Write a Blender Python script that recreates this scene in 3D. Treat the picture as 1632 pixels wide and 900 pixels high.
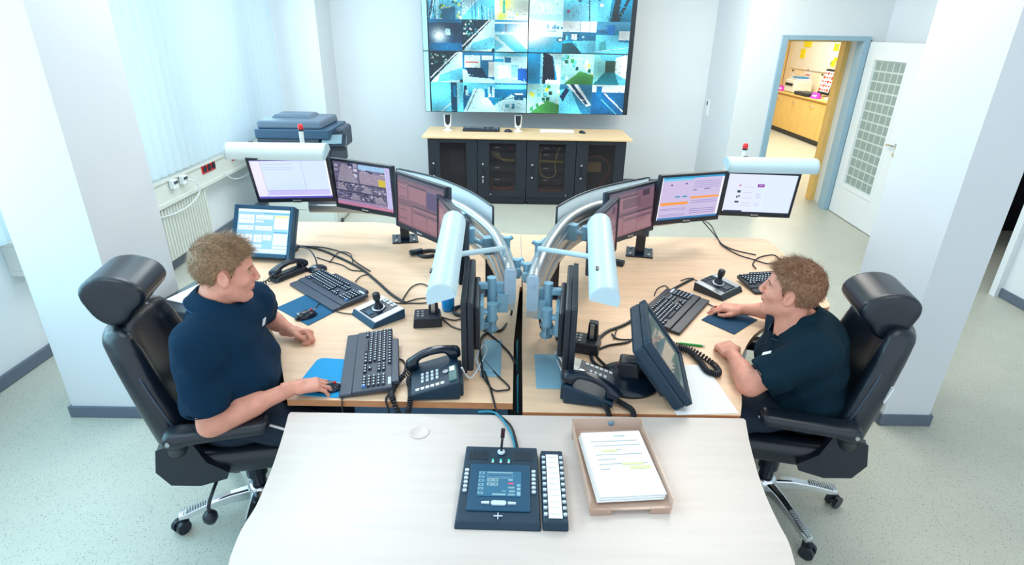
import bpy, math, random
import numpy as np
from mathutils import Vector, Matrix
for o in list(bpy.data.objects): bpy.data.objects.remove(o, do_unlink=True)
scene = bpy.context.scene
COL = scene.collection
R = math.radians
# ------------------------------------------------------------ camera, world, lights
CAM_H, FPX, PITCH, ROLL, YAW = 2.05, 904.0, 0.41997, -0.018027, 0.0038317
def cam_rows():
    f = Vector((math.sin(YAW)*math.cos(PITCH), math.cos(YAW)*math.cos(PITCH), -math.sin(PITCH)))
    r0 = Vector((math.cos(YAW), -math.sin(YAW), 0)); d0 = f.cross(r0)
    return (math.cos(ROLL)*r0+math.sin(ROLL)*d0, -math.sin(ROLL)*r0+math.cos(ROLL)*d0, f)
CR, CD, CF = cam_rows()
cam = bpy.data.cameras.new('camera'); camo = bpy.data.objects.new('camera', cam); COL.objects.link(camo)
cam.sensor_width = 36; cam.lens = 36*FPX/1632; cam.clip_start = .05; cam.clip_end = 100
m = Matrix.Identity(4)
for i in range(3):
    m[i][0] = CR[i]; m[i][1] = -CD[i]; m[i][2] = -CF[i]
m[2][3] = CAM_H
camo.matrix_world = m
scene.camera = camo
w = bpy.data.worlds.new('world'); scene.world = w; w.use_nodes = True
w.node_tree.nodes['Background'].inputs[0].default_value = (.80, .91, 1, 1)
w.node_tree.nodes['Background'].inputs[1].default_value = 1.0
scene.view_settings.view_transform = 'Standard'; scene.view_settings.look = 'None'
scene.view_settings.gamma = 1; scene.view_settings.use_curve_mapping = False
scene.view_settings.exposure = 0.45
def area(name, loc, rot, sx, sy, power, col):
    l = bpy.data.lights.new(name, 'AREA'); l.shape = 'RECTANGLE'; l.size = sx; l.size_y = sy; l.energy = power; l.color = col
    o = bpy.data.objects.new(name, l); COL.objects.link(o); o.location = loc; o.rotation_euler = rot
    return o
for i, (x, y) in enumerate(((-1.5, 1.2), (1.5, 1.2), (-1.5, 3.6), (1.5, 3.6), (-1.2, 6.0), (2.0, 6.0))):
    area('ceiling_light', (x, y, 3.08), (0, 0, 0), 1.2, 1.2, (9, 9, 26, 26, 38, 38)[i], (.90, .96, 1) if x < 0 else (1, .96, .88))
area('window_daylight', (-2.86, 5.3, 1.85), (0, R(-90), 0), 1.9, 3.6, 42, (.50, .84, 1))
area('window_daylight', (-2.86, 1.6, 1.85), (0, R(-90), 0), 1.9, 2.4, 46, (.42, .82, 1))
area('office_light', (5.2, 11.0, 2.7), (0, 0, 0), 1.2, 4.0, 120, (1, .93, .78))
# ------------------------------------------------------------ helpers
def ray(px, py): return CR*((px-816)/FPX)+CD*((py-450)/FPX)+CF
def at(px, py, z):
    d = ray(px, py); t = (z-CAM_H)/d[2]; return Vector((d[0]*t, d[1]*t, z))
def atY(px, py, y):
    d = ray(px, py); t = y/d[1]; return Vector((d[0]*t, y, CAM_H+d[2]*t))
def lin(c): return tuple((v/12.92 if v <= .04045 else ((v+.055)/1.055)**2.4) for v in c)
def rgb(r, g, b): return lin((r/255, g/255, b/255))
MATS = {}
def mat(name, col, rough=.5, metal=0, spec=.5, noise=0, nscale=20, bump=0, bdist=.002, trans=0, alpha=1, emit=0, stretch=None, coat=0, col2=None):
    if name in MATS: return MATS[name]
    m = bpy.data.materials.new(name); m.use_nodes = True; nt = m.node_tree; b = nt.nodes['Principled BSDF']
    b.inputs['Base Color'].default_value = (*col, 1); b.inputs['Roughness'].default_value = rough
    b.inputs['Metallic'].default_value = metal; b.inputs['Specular IOR Level'].default_value = spec
    b.inputs['Coat Weight'].default_value = coat
    if trans: b.inputs['Transmission Weight'].default_value = trans
    if alpha < 1: b.inputs['Alpha'].default_value = alpha
    if emit: b.inputs['Emission Color'].default_value = (*col, 1); b.inputs['Emission Strength'].default_value = emit
    if noise or bump:
        tc = nt.nodes.new('ShaderNodeTexCoord'); mp = nt.nodes.new('ShaderNodeMapping'); n = nt.nodes.new('ShaderNodeTexNoise')
        nt.links.new(tc.outputs['Object'], mp.inputs[0]); nt.links.new(mp.outputs[0], n.inputs['Vector'])
        if stretch: mp.inputs['Scale'].default_value = stretch
        n.inputs['Scale'].default_value = nscale; n.inputs['Detail'].default_value = 5
        if noise:
            r = nt.nodes.new('ShaderNodeValToRGB'); c2 = col2 or tuple(v*(1-noise) for v in col)
            r.color_ramp.elements[0].position = .35; r.color_ramp.elements[1].position = .65
            r.color_ramp.elements[0].color = (*c2, 1); r.color_ramp.elements[1].color = (*col, 1)
            nt.links.new(n.outputs['Fac'], r.inputs[0]); nt.links.new(r.outputs[0], b.inputs['Base Color'])
        if bump:
            bp = nt.nodes.new('ShaderNodeBump'); bp.inputs['Strength'].default_value = bump; bp.inputs['Distance'].default_value = bdist
            nt.links.new(n.outputs['Fac'], bp.inputs['Height']); nt.links.new(bp.outputs[0], b.inputs['Normal'])
    MATS[name] = m; return m
def floor_material():
    m = mat('speckled linoleum', rgb(192, 194, 182), .38, noise=.06, nscale=3, spec=.4)
    nt = m.node_tree; b = nt.nodes['Principled BSDF']; src = b.inputs['Base Color'].links[0].from_socket
    tc = nt.nodes.new('ShaderNodeTexCoord'); prev = src
    for sc, th, c in ((75, .17, rgb(120, 125, 120)), (140, .22, rgb(160, 163, 152)), (48, .10, rgb(85, 92, 96))):
        v = nt.nodes.new('ShaderNodeTexVoronoi'); v.inputs['Scale'].default_value = sc
        nt.links.new(tc.outputs['Object'], v.inputs['Vector'])
        lt = nt.nodes.new('ShaderNodeMath'); lt.operation = 'LESS_THAN'; lt.inputs[1].default_value = th
        nt.links.new(v.outputs['Distance'], lt.inputs[0])
        mx = nt.nodes.new('ShaderNodeMix'); mx.data_type = 'RGBA'; mx.inputs[7].default_value = (*c, 1)
        nt.links.new(lt.outputs[0], mx.inputs[0]); nt.links.new(prev, mx.inputs[6]); prev = mx.outputs[2]
    nt.links.new(prev, b.inputs['Base Color']); return m
WALL = mat('white wall paint', rgb(226, 232, 236), .7, noise=.02, nscale=2)
PILLAR = mat('white pillar paint', rgb(216, 221, 226), .7, noise=.015, nscale=2)
FLOOR = floor_material()
BASEB = mat('grey vinyl baseboard', rgb(96, 108, 124), .5, noise=.06, nscale=12)
CEIL = mat('ceiling white', rgb(240, 240, 240), .8)
WOOD = mat('maple laminate', rgb(243, 206, 172), .38, noise=.13, nscale=3.2, stretch=(1.2, 9, 1), spec=.45)
WOODP = mat('pale maple laminate', rgb(214, 202, 195), .34, noise=.05, nscale=3, stretch=(1, 12, 1), spec=.5)
WEDGE = mat('beech edge band', rgb(205, 140, 95), .45, noise=.1, nscale=30)
WBEECH = mat('beech veneer', rgb(240, 200, 120), .45, noise=.12, nscale=4, stretch=(8, 8, 1))
WRACK = mat('beech rack top', rgb(240, 205, 160), .45, noise=.08, nscale=5, stretch=(1, 8, 1))
BLK = mat('black plastic', rgb(30, 38, 50), .38, noise=.1, nscale=60)
BLKG = mat('glossy black plastic', rgb(16, 30, 46), .2, noise=.1, nscale=30)
DGREY = mat('dark grey plastic', rgb(58, 68, 84), .45, noise=.06, nscale=50)
RACKM = mat('black rack steel', rgb(26, 34, 46), .4, noise=.1, nscale=40)
KEY = mat('key plastic', rgb(44, 54, 68), .5, noise=.05, nscale=80)
KEYL = mat('key legend', rgb(200, 214, 225), .5)
KEYB = mat('blue key plastic', rgb(70, 125, 190), .5)
LEATHER = mat('dark leather', rgb(22, 32, 44), .33, noise=.2, nscale=9, bump=.25, spec=.55)
SEAM = mat('leather piping', rgb(50, 66, 84), .5)
CHROME = mat('polished aluminium', rgb(215, 220, 225), .12, metal=1)
SATIN = mat('satin aluminium', rgb(190, 196, 200), .32, metal=.85, noise=.05, nscale=30)
LBLUE = mat('pale blue coated steel', rgb(142, 190, 214), .35, metal=.2, noise=.06, nscale=20)
LAMPW = mat('pale blue lamp housing', rgb(190, 217, 229), .4, noise=.02, nscale=10)
LAMPC = mat('cream lamp housing', rgb(206, 214, 210), .4, noise=.02, nscale=10)
WHITE = mat('white plastic', rgb(235, 240, 242), .4, noise=.02, nscale=30)
CREAM = mat('cream enamel', rgb(220, 223, 216), .45, noise=.03, nscale=15)
PAPER = mat('white paper', rgb(243, 246, 248), .7, noise=.02, nscale=8)
RED = mat('red plastic', rgb(215, 40, 35), .4, noise=.05, nscale=40)
ORANGE = mat('orange cable', rgb(215, 110, 60), .5, noise=.1, nscale=30)
YELLOWC = mat('yellow cable', rgb(215, 190, 120), .5, noise=.1, nscale=30)
NAVYM = mat('blue mouse mat', rgb(0, 88, 128), .8, noise=.06, nscale=120)
NAVYD = mat('dark blue mouse mat', rgb(0, 62, 96), .8, noise=.06, nscale=120)
CYANM = mat('bright blue mouse mat', rgb(0, 158, 222), .75, noise=.04, nscale=120)
CASB = mat('blue black device plastic', rgb(8, 72, 104), .4, noise=.08, nscale=30)
DEVT = mat('dark teal plastic', rgb(10, 48, 70), .45, noise=.08, nscale=30)
CABLE = mat('black cable', rgb(26, 32, 42), .45, noise=.1, nscale=40)
CABW = mat('white cable', rgb(228, 234, 240), .4, noise=.03, nscale=40)
CABB = mat('blue cable', rgb(30, 140, 170), .4, noise=.05, nscale=40)
SMOKE = mat('smoked acrylic', rgb(222, 190, 170), .1, alpha=.55, noise=.03, nscale=5)
GLASS = mat('tinted rack glass', rgb(40, 36, 42), .05, alpha=.45, noise=.05, nscale=5)
FROST = mat('frosted patterned glass', rgb(150, 170, 168), .35, alpha=.93, noise=.08, nscale=14)
WINGL = mat('window glass', rgb(215, 240, 250), .05, alpha=.2)
BLIND = mat('white blind fabric', rgb(236, 246, 250), .8, noise=.02, nscale=30)
def translucent(m, fac):
    nt = m.node_tree; b = nt.nodes['Principled BSDF']; tr = nt.nodes.new('ShaderNodeBsdfTranslucent'); mx = nt.nodes.new('ShaderNodeMixShader'); tr.inputs[0].default_value = (.86, .96, 1, 1)
    mx.inputs[0].default_value = fac; nt.links.new(b.outputs[0], mx.inputs[1]); nt.links.new(tr.outputs[0], mx.inputs[2]); nt.links.new(mx.outputs[0], nt.nodes['Material Output'].inputs[0])
translucent(BLIND, .55)
BLINDB = mat('pale blue blind fabric', rgb(190, 225, 240), .8, noise=.02, nscale=30)
MAGENTA = mat('magenta card', rgb(225, 60, 205), .6)
YELLOW = mat('yellow paper', rgb(245, 225, 30), .7)
GREEN = mat('green plastic', rgb(20, 160, 70), .4)
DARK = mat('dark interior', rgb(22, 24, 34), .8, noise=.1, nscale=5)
SKIN = mat('skin', rgb(226, 158, 136), .48, noise=.12, nscale=30, spec=.35)
LIP = mat('lip skin', rgb(196, 100, 92), .45)
EYEW = mat('eye white', rgb(225, 222, 220), .25)
IRIS = mat('iris', rgb(50, 70, 90), .2)
BROW = mat('eyebrow hair', rgb(140, 95, 70), .8)
HAIR1 = mat('brown hair', rgb(158, 122, 88), .55, noise=.45, nscale=110, stretch=(1, 1, 1))
HAIR2 = mat('reddish brown hair', rgb(152, 108, 78), .55, noise=.45, nscale=110)
SHIRT1 = mat('navy polo fabric', rgb(1, 42, 68), .85, spec=.2, noise=.1, nscale=11, bump=.7, bdist=.02)
SHIRT2 = mat('dark navy polo fabric', rgb(1, 35, 50), .85, spec=.2, noise=.1, nscale=11, bump=.7, bdist=.02)
TROU = mat('navy work trousers', rgb(12, 34, 56), .8, noise=.15, nscale=25, bump=.3)
PIPEW = mat('reflective piping', rgb(235, 235, 235), .5)

class MB:
    def __init__(s): s.v = []; s.f = []; s.m = []; s.sm = []
    def add(s, vs, fs, mi=0, smooth=False):
        k = len(s.v); s.v += [tuple(v) for v in vs]
        for f in fs: s.f.append(tuple(i+k for i in f)); s.m.append(mi); s.sm.append(smooth)
        return s
    def box(s, c, sz, mi=0, rot=None, taper=1.0):
        x, y, z = (q/2 for q in sz); t = taper
        vs = [Vector(p) for p in ((-x, -y, -z), (x, -y, -z), (x, y, -z), (-x, y, -z), (-x*t, -y*t, z), (x*t, -y*t, z), (x*t, y*t, z), (-x*t, y*t, z))]
        if rot is not None: vs = [rot @ v for v in vs]
        return s.add([v+Vector(c) for v in vs], [(0, 3, 2, 1), (4, 5, 6, 7), (0, 1, 5, 4), (1, 2, 6, 5), (2, 3, 7, 6), (3, 0, 4, 7)], mi)
    def cyl(s, a, b, r, r2=None, n=20, mi=0, caps=True):
        a, b = Vector(a), Vector(b); r2 = r if r2 is None else r2; d = (b-a).normalized()
        u = d.orthogonal().normalized(); w_ = d.cross(u)
        vs = []
        for p, q in ((a, r), (b, r2)):
            vs += [p+(u*math.cos(t)+w_*math.sin(t))*q for t in (2*math.pi*i/n for i in range(n))]
        s.add(vs, [(i, (i+1) % n, n+(i+1) % n, n+i) for i in range(n)], mi, True)
        if caps: s.add(vs, [tuple(range(n-1, -1, -1)), tuple(range(n, 2*n))], mi)
        return s
    def lathe(s, prof, c=(0, 0, 0), n=24, mi=0, rot=None):
        vs = []; c = Vector(c)
        for r, z in prof:
            for i in range(n):
                t = 2*math.pi*i/n; v = Vector((r*math.cos(t), r*math.sin(t), z))
                vs.append((rot @ v if rot is not None else v)+c)
        fs = [(j*n+i, j*n+(i+1) % n, (j+1)*n+(i+1) % n, (j+1)*n+i) for j in range(len(prof)-1) for i in range(n)]
        return s.add(vs, fs, mi, True)
    def prism(s, pts, z0, z1, mi=0, side=None, rot=None, c=(0, 0, 0)):
        n = len(pts); c = Vector(c)
        vs = [Vector((p[0], p[1], z0)) for p in pts]+[Vector((p[0], p[1], z1)) for p in pts]
        if rot is not None: vs = [rot @ v for v in vs]
        vs = [v+c for v in vs]
        s.add(vs, [tuple(range(n-1, -1, -1)), tuple(range(n, 2*n))], mi)
        s.add(vs, [(i, (i+1) % n, n+(i+1) % n, n+i) for i in range(n)], mi if side is None else side)
        return s
    def tube(s, path, r, n=8, mi=0, closed=False):
        P = [Vector(p) for p in path]; N = len(P); vs = []
        up = None
        for i in range(N):
            t = (P[min(i+1, N-1)]-P[max(i-1, 0)]).normalized()
            if up is None: up = t.orthogonal().normalized()
            up = (up-t*up.dot(t)).normalized(); q = t.cross(up)
            rr = r[i] if hasattr(r, '__len__') else r
            vs += [P[i]+(up*math.cos(a)+q*math.sin(a))*rr for a in (2*math.pi*k/n for k in range(n))]
        fs = [(i*n+k, i*n+(k+1) % n, (i+1)*n+(k+1) % n, (i+1)*n+k) for i in range(N-1) for k in range(n)]
        s.add(vs, fs, mi, True); s.add(vs, [tuple(range(n-1, -1, -1)), tuple(range((N-1)*n, N*n))], mi)
        return s
    def extr(s, sec, path, ups=None, mi=0, closed=True):
        # section (list of (a,b)) swept along a horizontal path: a = outward normal, b = up
        P = [Vector(p) for p in path]; N = len(P); n = len(sec); vs = []
        for i in range(N):
            t = (P[min(i+1, N-1)]-P[max(i-1, 0)]).normalized(); nr = Vector((t.y, -t.x, 0)).normalized(); up = Vector((0, 0, 1))
            vs += [P[i]+nr*a+up*b for a, b in sec]
        fs = [(i*n+k, i*n+(k+1) % n, (i+1)*n+(k+1) % n, (i+1)*n+k) for i in range(N-1) for k in range(n)]
        s.add(vs, fs, mi, True); s.add(vs, [tuple(range(n-1, -1, -1)), tuple(range((N-1)*n, N*n))], mi)
        return s
    def build(s, name, mats, parent=None, bevel=0, seg=2, M=None, world=False, kind=None):
        me = bpy.data.meshes.new(name); me.from_pydata(s.v, [], s.f)
        for q in (mats if isinstance(mats, (list, tuple)) else [mats]): me.materials.append(q)
        me.polygons.foreach_set('material_index', s.m); me.polygons.foreach_set('use_smooth', s.sm)
        if M is not None: me.transform(M)
        me.update()
        o = bpy.data.objects.new(name, me); COL.objects.link(o)
        if parent is not None:
            o.parent = parent
            if world: o.matrix_parent_inverse = world_of(parent).inverted()
        if bevel:
            b = o.modifiers.new('bevel', 'BEVEL'); b.width = bevel; b.segments = seg; b.limit_method = 'ANGLE'; b.angle_limit = R(40)
        if kind: o['kind'] = kind
        return o
def world_of(o):
    mtx = o.matrix_basis.copy()
    while o.parent is not None:
        mtx = o.parent.matrix_basis @ o.matrix_parent_inverse @ mtx; o = o.parent
    return mtx
def rz(a): return Matrix.Rotation(a, 3, 'Z')
def T(loc, rzv=0, rx=0, ry=0): return Matrix.Translation(Vector(loc)) @ Matrix.Rotation(rzv, 4, 'Z') @ Matrix.Rotation(ry, 4, 'Y') @ Matrix.Rotation(rx, 4, 'X')
def thing(name, label, cat, loc=(0, 0, 0), rot=0, group=None):
    o = bpy.data.objects.new(name, None); COL.objects.link(o); o.empty_display_size = .05
    o.location = loc; o.rotation_euler = (0, 0, rot); o['label'] = label; o['category'] = cat
    if group: o['group'] = group
    return o
def tag(o, label, cat, group=None, kind=None):
    if label: o['label'] = label
    if cat: o['category'] = cat
    if group: o['group'] = group
    if kind: o['kind'] = kind
    return o
def dup(root, loc, rot, label, group=None):
    def cp(o, par):
        c = o.copy(); COL.objects.link(c); c.parent = par
        for ch in list(o.children): cp(ch, c)
        return c
    c = cp(root, None); c.location = loc; c.rotation_euler = (0, 0, rot); c['label'] = label
    if group: c['group'] = group
    return c
def rrect(w_, h_, r, n=5):
    pts = []
    for cx, cy, a0 in ((w_/2-r, h_/2-r, 0), (-w_/2+r, h_/2-r, 90), (-w_/2+r, -h_/2+r, 180), (w_/2-r, -h_/2+r, 270)):
        for i in range(n+1):
            a = R(a0+90*i/n); pts.append((cx+r*math.cos(a), cy+r*math.sin(a)))
    return pts
def spline(pts, n=8):
    P = [Vector(p) for p in pts]; out = []
    for i in range(len(P)-1):
        p0 = P[max(i-1, 0)]; p1 = P[i]; p2 = P[i+1]; p3 = P[min(i+2, len(P)-1)]
        for k in range(n):
            t = k/n
            out.append(.5*((2*p1)+(p2-p0)*t+(2*p0-5*p1+4*p2-p3)*t*t+(3*p1-p0-3*p2+p3)*t**3))
    out.append(P[-1]); return out
def text_mesh(txt, size, material, parent, M, name='lettering', ext=.0004):
    c = bpy.data.curves.new('t', 'FONT'); c.body = txt; c.size = size; c.align_x = 'CENTER'; c.align_y = 'CENTER'; c.extrude = ext
    to = bpy.data.objects.new('t', c); COL.objects.link(to)
    dg = bpy.context.evaluated_depsgraph_get(); me = bpy.data.meshes.new_from_object(to.evaluated_get(dg))
    bpy.data.objects.remove(to); me.materials.clear(); me.materials.append(material); me.transform(M)
    o = bpy.data.objects.new(name, me); COL.objects.link(o); o.parent = parent; return o
# ---- signed distance modelling (numpy) for soft organic shapes
def nets(fn, lo, hi, h):
    lo = np.array(lo, float); hi = np.array(hi, float); n = np.ceil((hi-lo)/h).astype(int)+1
    ax = [lo[i]+h*np.arange(n[i]) for i in range(3)]
    val = np.empty(n, np.float32)
    Yg, Zg = np.meshgrid(ax[1], ax[2], indexing='ij')
    step = max(1, int(400000//(n[1]*n[2])))
    for i in range(0, n[0], step):
        xs = ax[0][i:i+step]; k = len(xs)
        P = np.empty((k,)+Yg.shape+(3,)); P[..., 0] = xs[:, None, None]; P[..., 1] = Yg; P[..., 2] = Zg
        val[i:i+step] = fn(P.reshape(-1, 3)).reshape((k,)+Yg.shape)
    s = val < 0
    cs = np.zeros(n-1, int); offs = [(a, b, c) for a in (0, 1) for b in (0, 1) for c in (0, 1)]
    def sub(A, o): return A[o[0]:n[0]-1+o[0], o[1]:n[1]-1+o[1], o[2]:n[2]-1+o[2]]
    for o in offs: cs += sub(s, o)
    act = (cs > 0) & (cs < 8); idx = np.full(n-1, -1, int); ids = np.argwhere(act); idx[act] = np.arange(len(ids))
    acc = np.zeros((len(ids), 3)); cnt = np.zeros(len(ids))
    for a in range(3):
        for o in offs:
            if o[a]: continue
            o2 = list(o); o2[a] = 1
            v0 = val[ids[:, 0]+o[0], ids[:, 1]+o[1], ids[:, 2]+o[2]]; v1 = val[ids[:, 0]+o2[0], ids[:, 1]+o2[1], ids[:, 2]+o2[2]]
            c = (v0 < 0) != (v1 < 0); t = np.where(c, v0/np.where(c, v0-v1, 1), 0)
            p = np.array(o, float)[None].repeat(len(ids), 0); p[:, a] += t
            acc += p*c[:, None]; cnt += c
    V = lo+h*(ids+acc/cnt[:, None]); Q = []
    for a in range(3):
        b, c = (a+1) % 3, (a+2) % 3
        sl0 = [slice(None)]*3; sl1 = [slice(None)]*3; sl0[a] = slice(0, n[a]-1); sl1[a] = slice(1, n[a])
        for ax_ in (b, c): sl0[ax_] = slice(1, n[ax_]-1); sl1[ax_] = slice(1, n[ax_]-1)
        s0 = s[tuple(sl0)]; s1 = s[tuple(sl1)]; e = np.argwhere(s0 != s1)
        if not len(e): continue
        sg = s0[e[:, 0], e[:, 1], e[:, 2]]
        base = e.copy()
        def cell(db, dc):
            q = base.copy(); q[:, b] += db; q[:, c] += dc
            return idx[q[:, 0], q[:, 1], q[:, 2]]
        q = np.stack([cell(0, 0), cell(1, 0), cell(1, 1), cell(0, 1)], 1)
        q[~sg] = q[~sg][:, ::-1]; Q.append(q)
    return V, np.concatenate(Q)
def smin(a, b, k): h = np.clip(.5+.5*(b-a)/k, 0, 1); return b*(1-h)+a*h-k*h*(1-h)
def cap(P, a, b, r1, r2=None):
    a = np.array(a, float); b = np.array(b, float); r2 = r1 if r2 is None else r2
    ba = b-a; t = np.clip(((P-a)@ba)/max(1e-9, ba@ba), 0, 1)
    return np.linalg.norm(P-a-t[:, None]*ba, axis=1)-(r1+(r2-r1)*t)
def ell(P, c, r):
    q = P-np.array(c, float); r = np.array(r, float); k0 = np.linalg.norm(q/r, axis=1); k1 = np.linalg.norm(q/r**2, axis=1)
    return k0*(k0-1)/np.maximum(k1, 1e-9)
def rbox(P, c, b, r, A=None):
    q = P-np.array(c, float)
    if A is not None: q = q@A
    q = np.abs(q)-(np.array(b, float)-r)
    return np.linalg.norm(np.maximum(q, 0), axis=1)+np.minimum(q.max(axis=1), 0)-r
def rotm(axis, a):
    return np.array(Matrix.Rotation(a, 3, axis))
def np_obj(name, V, Q, mats, parent=None, fm=None, M=None):
    me = bpy.data.meshes.new(name); me.from_pydata(np.asarray(V).tolist(), [], np.asarray(Q).tolist())
    for q in (mats if isinstance(mats, (list, tuple)) else [mats]): me.materials.append(q)
    if fm is not None: me.polygons.foreach_set('material_index', np.asarray(fm).astype(np.int32))
    me.polygons.foreach_set('use_smooth', [True]*len(me.polygons))
    if M is not None: me.transform(M)
    me.update(); o = bpy.data.objects.new(name, me); COL.objects.link(o); o.parent = parent; return o
# ---- screen pictures drawn into small arrays and shown as emissive vertex colours on a grid
class Pic:
    def __init__(s, w_, h_, col): s.w = w_; s.h = h_; s.a = np.empty((h_, w_, 3)); s.a[:] = np.array(col)/255; s.Y, s.X = np.mgrid[0:h_, 0:w_]; s.X = (s.X+.5)/w_; s.Y = (s.Y+.5)/h_
    def rect(s, x0, y0, x1, y1, c): s.a[(s.X >= x0) & (s.X < x1) & (s.Y >= y0) & (s.Y < y1)] = np.array(c)/255; return s
    def poly(s, pts, c):
        ins = np.zeros(s.X.shape, bool); n = len(pts)
        for i in range(n):
            (x0, y0), (x1, y1) = pts[i], pts[(i+1) % n]
            if y0 == y1: continue
            cnd = ((y0 > s.Y) != (y1 > s.Y)) & (s.X < (x1-x0)*(s.Y-y0)/(y1-y0)+x0); ins ^= cnd
        s.a[ins] = np.array(c)/255; return s
    def line(s, x0, y0, x1, y1, wd, c):
        d = np.array([x1-x0, y1-y0]); t = np.clip(((s.X-x0)*d[0]+(s.Y-y0)*d[1])/(d@d), 0, 1)
        s.a[np.hypot(s.X-x0-t*d[0], s.Y-y0-t*d[1]) < wd] = np.array(c)/255; return s
    def noise(s, amt, seed=0, box=(0, 0, 1, 1)):
        r = np.random.default_rng(seed); m_ = (s.X >= box[0]) & (s.X < box[2]) & (s.Y >= box[1]) & (s.Y < box[3])
        s.a[m_] += (r.random(m_.sum())-.5)[:, None]*amt; return s
    def glow(s, x, y, r, c): 
        g = np.exp(-((s.X-x)**2+(s.Y-y)**2)/r**2)[..., None]; s.a = s.a*(1-g)+np.array(c)/255*g; return s
    def paste(s, p, x0, y0, x1, y1):
        i0, i1, j0, j1 = round(y0*s.h), round(y1*s.h), round(x0*s.w), round(x1*s.w)
        yi = ((np.arange(i1-i0)+.5)/(i1-i0)*p.h).astype(int); xi = ((np.arange(j1-j0)+.5)/(j1-j0)*p.w).astype(int)
        s.a[i0:i1, j0:j1] = p.a[yi][:, xi]; return s
def screen_mat(name, strength):
    if name in MATS: return MATS[name]
    m = bpy.data.materials.new(name); m.use_nodes = True; nt = m.node_tree; b = nt.nodes['Principled BSDF']
    at_ = nt.nodes.new('ShaderNodeVertexColor'); at_.layer_name = 'Col'
    b.inputs['Base Color'].default_value = (.01, .012, .015, 1); b.inputs['Roughness'].default_value = .25
    nt.links.new(at_.outputs[0], b.inputs['Emission Color']); b.inputs['Emission Strength'].default_value = strength
    MATS[name] = m; return m
def picture(name, pic, w_, h_, material, parent, M):
    # upright grid: centre at origin, x right, z up, facing -y
    n, k = pic.h, pic.w
    me = bpy.data.meshes.new(name)
    xs = np.linspace(-w_/2, w_/2, k+1); zs = np.linspace(h_/2, -h_/2, n+1)
    V = np.zeros((n+1, k+1, 3)); V[..., 0] = xs[None]; V[..., 2] = zs[:, None]
    ii, jj = np.mgrid[0:n, 0:k]; b = ii*(k+1)+jj
    F = np.stack([b, b+k+1, b+k+2, b+1], -1).reshape(-1, 4)
    me.from_pydata(V.reshape(-1, 3).tolist(), [], F.tolist())
    c = me.color_attributes.new('Col', 'FLOAT_COLOR', 'CORNER'); a = np.clip(pic.a, 0, 1)
    a = np.where(a <= .04045, a/12.92, ((a+.055)/1.055)**2.4).reshape(-1, 3)
    cc = np.ones((len(F), 4, 4), np.float32); cc[:, :, :3] = a[:, None]
    c.data.foreach_set('color', cc.reshape(-1)); me.materials.append(material); me.transform(M)
    o = bpy.data.objects.new(name, me); COL.objects.link(o); o.parent = parent; return o
# ------------------------------------------------------------ the room
def struct(name, mb, mats, bevel=0):
    o = mb.build(name, mats, bevel=bevel); o['kind'] = 'structure'; return o
def slab(x0, x1, y0, y1, z0, z1): return ((x0+x1)/2, (y0+y1)/2, (z0+z1)/2), (x1-x0, y1-y0, z1-z0)
YB, YD, CZ = 8.2, 7.07, 3.12
struct('floor', MB().box(*slab(-3.6, 7.4, -.6, 15.6, -.1, 0)), FLOOR)
struct('ceiling', MB().box(*slab(-3.6, 7.4, -.6, 15.6, CZ, CZ+.1)), CEIL)
wl = MB(); wl.box(*slab(-3.3, -3.08, -.6, YB, 0, .62)); wl.box(*slab(-3.3, -3.08, -.6, YB, 2.75, CZ))
wl.box(*slab(-3.3, -3.08, -.6, YB, .62, .84))
for y0, y1 in ((-.6, .3), (2.1, 2.6), (3.6, 3.9), (5.05, 5.4), (6.62, 6.86), (YB-.1, YB)): wl.box(*slab(-3.3, -3.08, y0, y1, .84, 2.75))
struct('wall_left', wl, WALL)
for n, (y0, y1) in enumerate(((.3, 2.1), (2.6, 3.6), (3.9, 5.05), (5.4, 6.62), (6.86, YB-.1))):
    f = MB(); f.box(*slab(-3.24, -3.16, y0, y0+.05, .84, 2.75)); f.box(*slab(-3.24, -3.16, y1-.05, y1, .84, 2.75))
    f.box(*slab(-3.24, -3.16, y0+.05, y1-.05, .84, .9)); f.box(*slab(-3.24, -3.16, y0+.05, y1-.05, 2.69, 2.75))
    fo = struct('window_%d' % (n+1), f, WHITE)
    MB().box(*slab(-3.205, -3.195, y0+.05, y1-.05, .9, 2.69)).build('pane', WINGL, fo)
struct('wall_back', MB().box(*slab(-3.3, 2.65, YB, YB+.15, 0, CZ)), WALL)
struct('wall_pillar_back_left', MB().box(*slab(-3.08, -2.41, 7.59, YB, 0, CZ)), WALL)
wd = MB(); wd.box(*slab(2.65, 3.12, YD, 7.57, 0, CZ)); wd.box(*slab(4.1, 4.4, YD, 7.57, 0, CZ)); wd.box(*slab(3.12, 4.1, YD, 7.57, 2.0, CZ)); wd.box(*slab(2.65, 2.8, 7.57, YB+.15, 0, CZ))
struct('wall_door_side', wd, WALL)
wr = MB(); wr.box(*slab(4.25, 4.4, -.6, 4.5, 0, CZ)); wr.box(*slab(4.25, 4.4, 5.75, YD, 0, CZ)); wr.box(*slab(4.25, 4.4, 4.5, 5.75, 2.15, CZ))
struct('wall_right', wr, WALL)
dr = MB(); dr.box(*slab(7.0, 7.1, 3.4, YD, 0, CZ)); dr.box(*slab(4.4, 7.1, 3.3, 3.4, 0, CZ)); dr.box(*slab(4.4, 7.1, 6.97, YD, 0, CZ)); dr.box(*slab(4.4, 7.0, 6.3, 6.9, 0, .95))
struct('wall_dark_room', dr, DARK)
jf = MB()
jf.box(*slab(4.2, 4.43, 4.46, 4.52, 0, 2.15)); jf.box(*slab(4.2, 4.43, 5.73, 5.79, 0, 2.15)); struct('trim_right_opening', jf, WALL)
po = MB(); po.box(*slab(2.15, 2.42, 2.67, 3.22, 0, CZ)); struct('wall_pillar_right', po, PILLAR)
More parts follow.
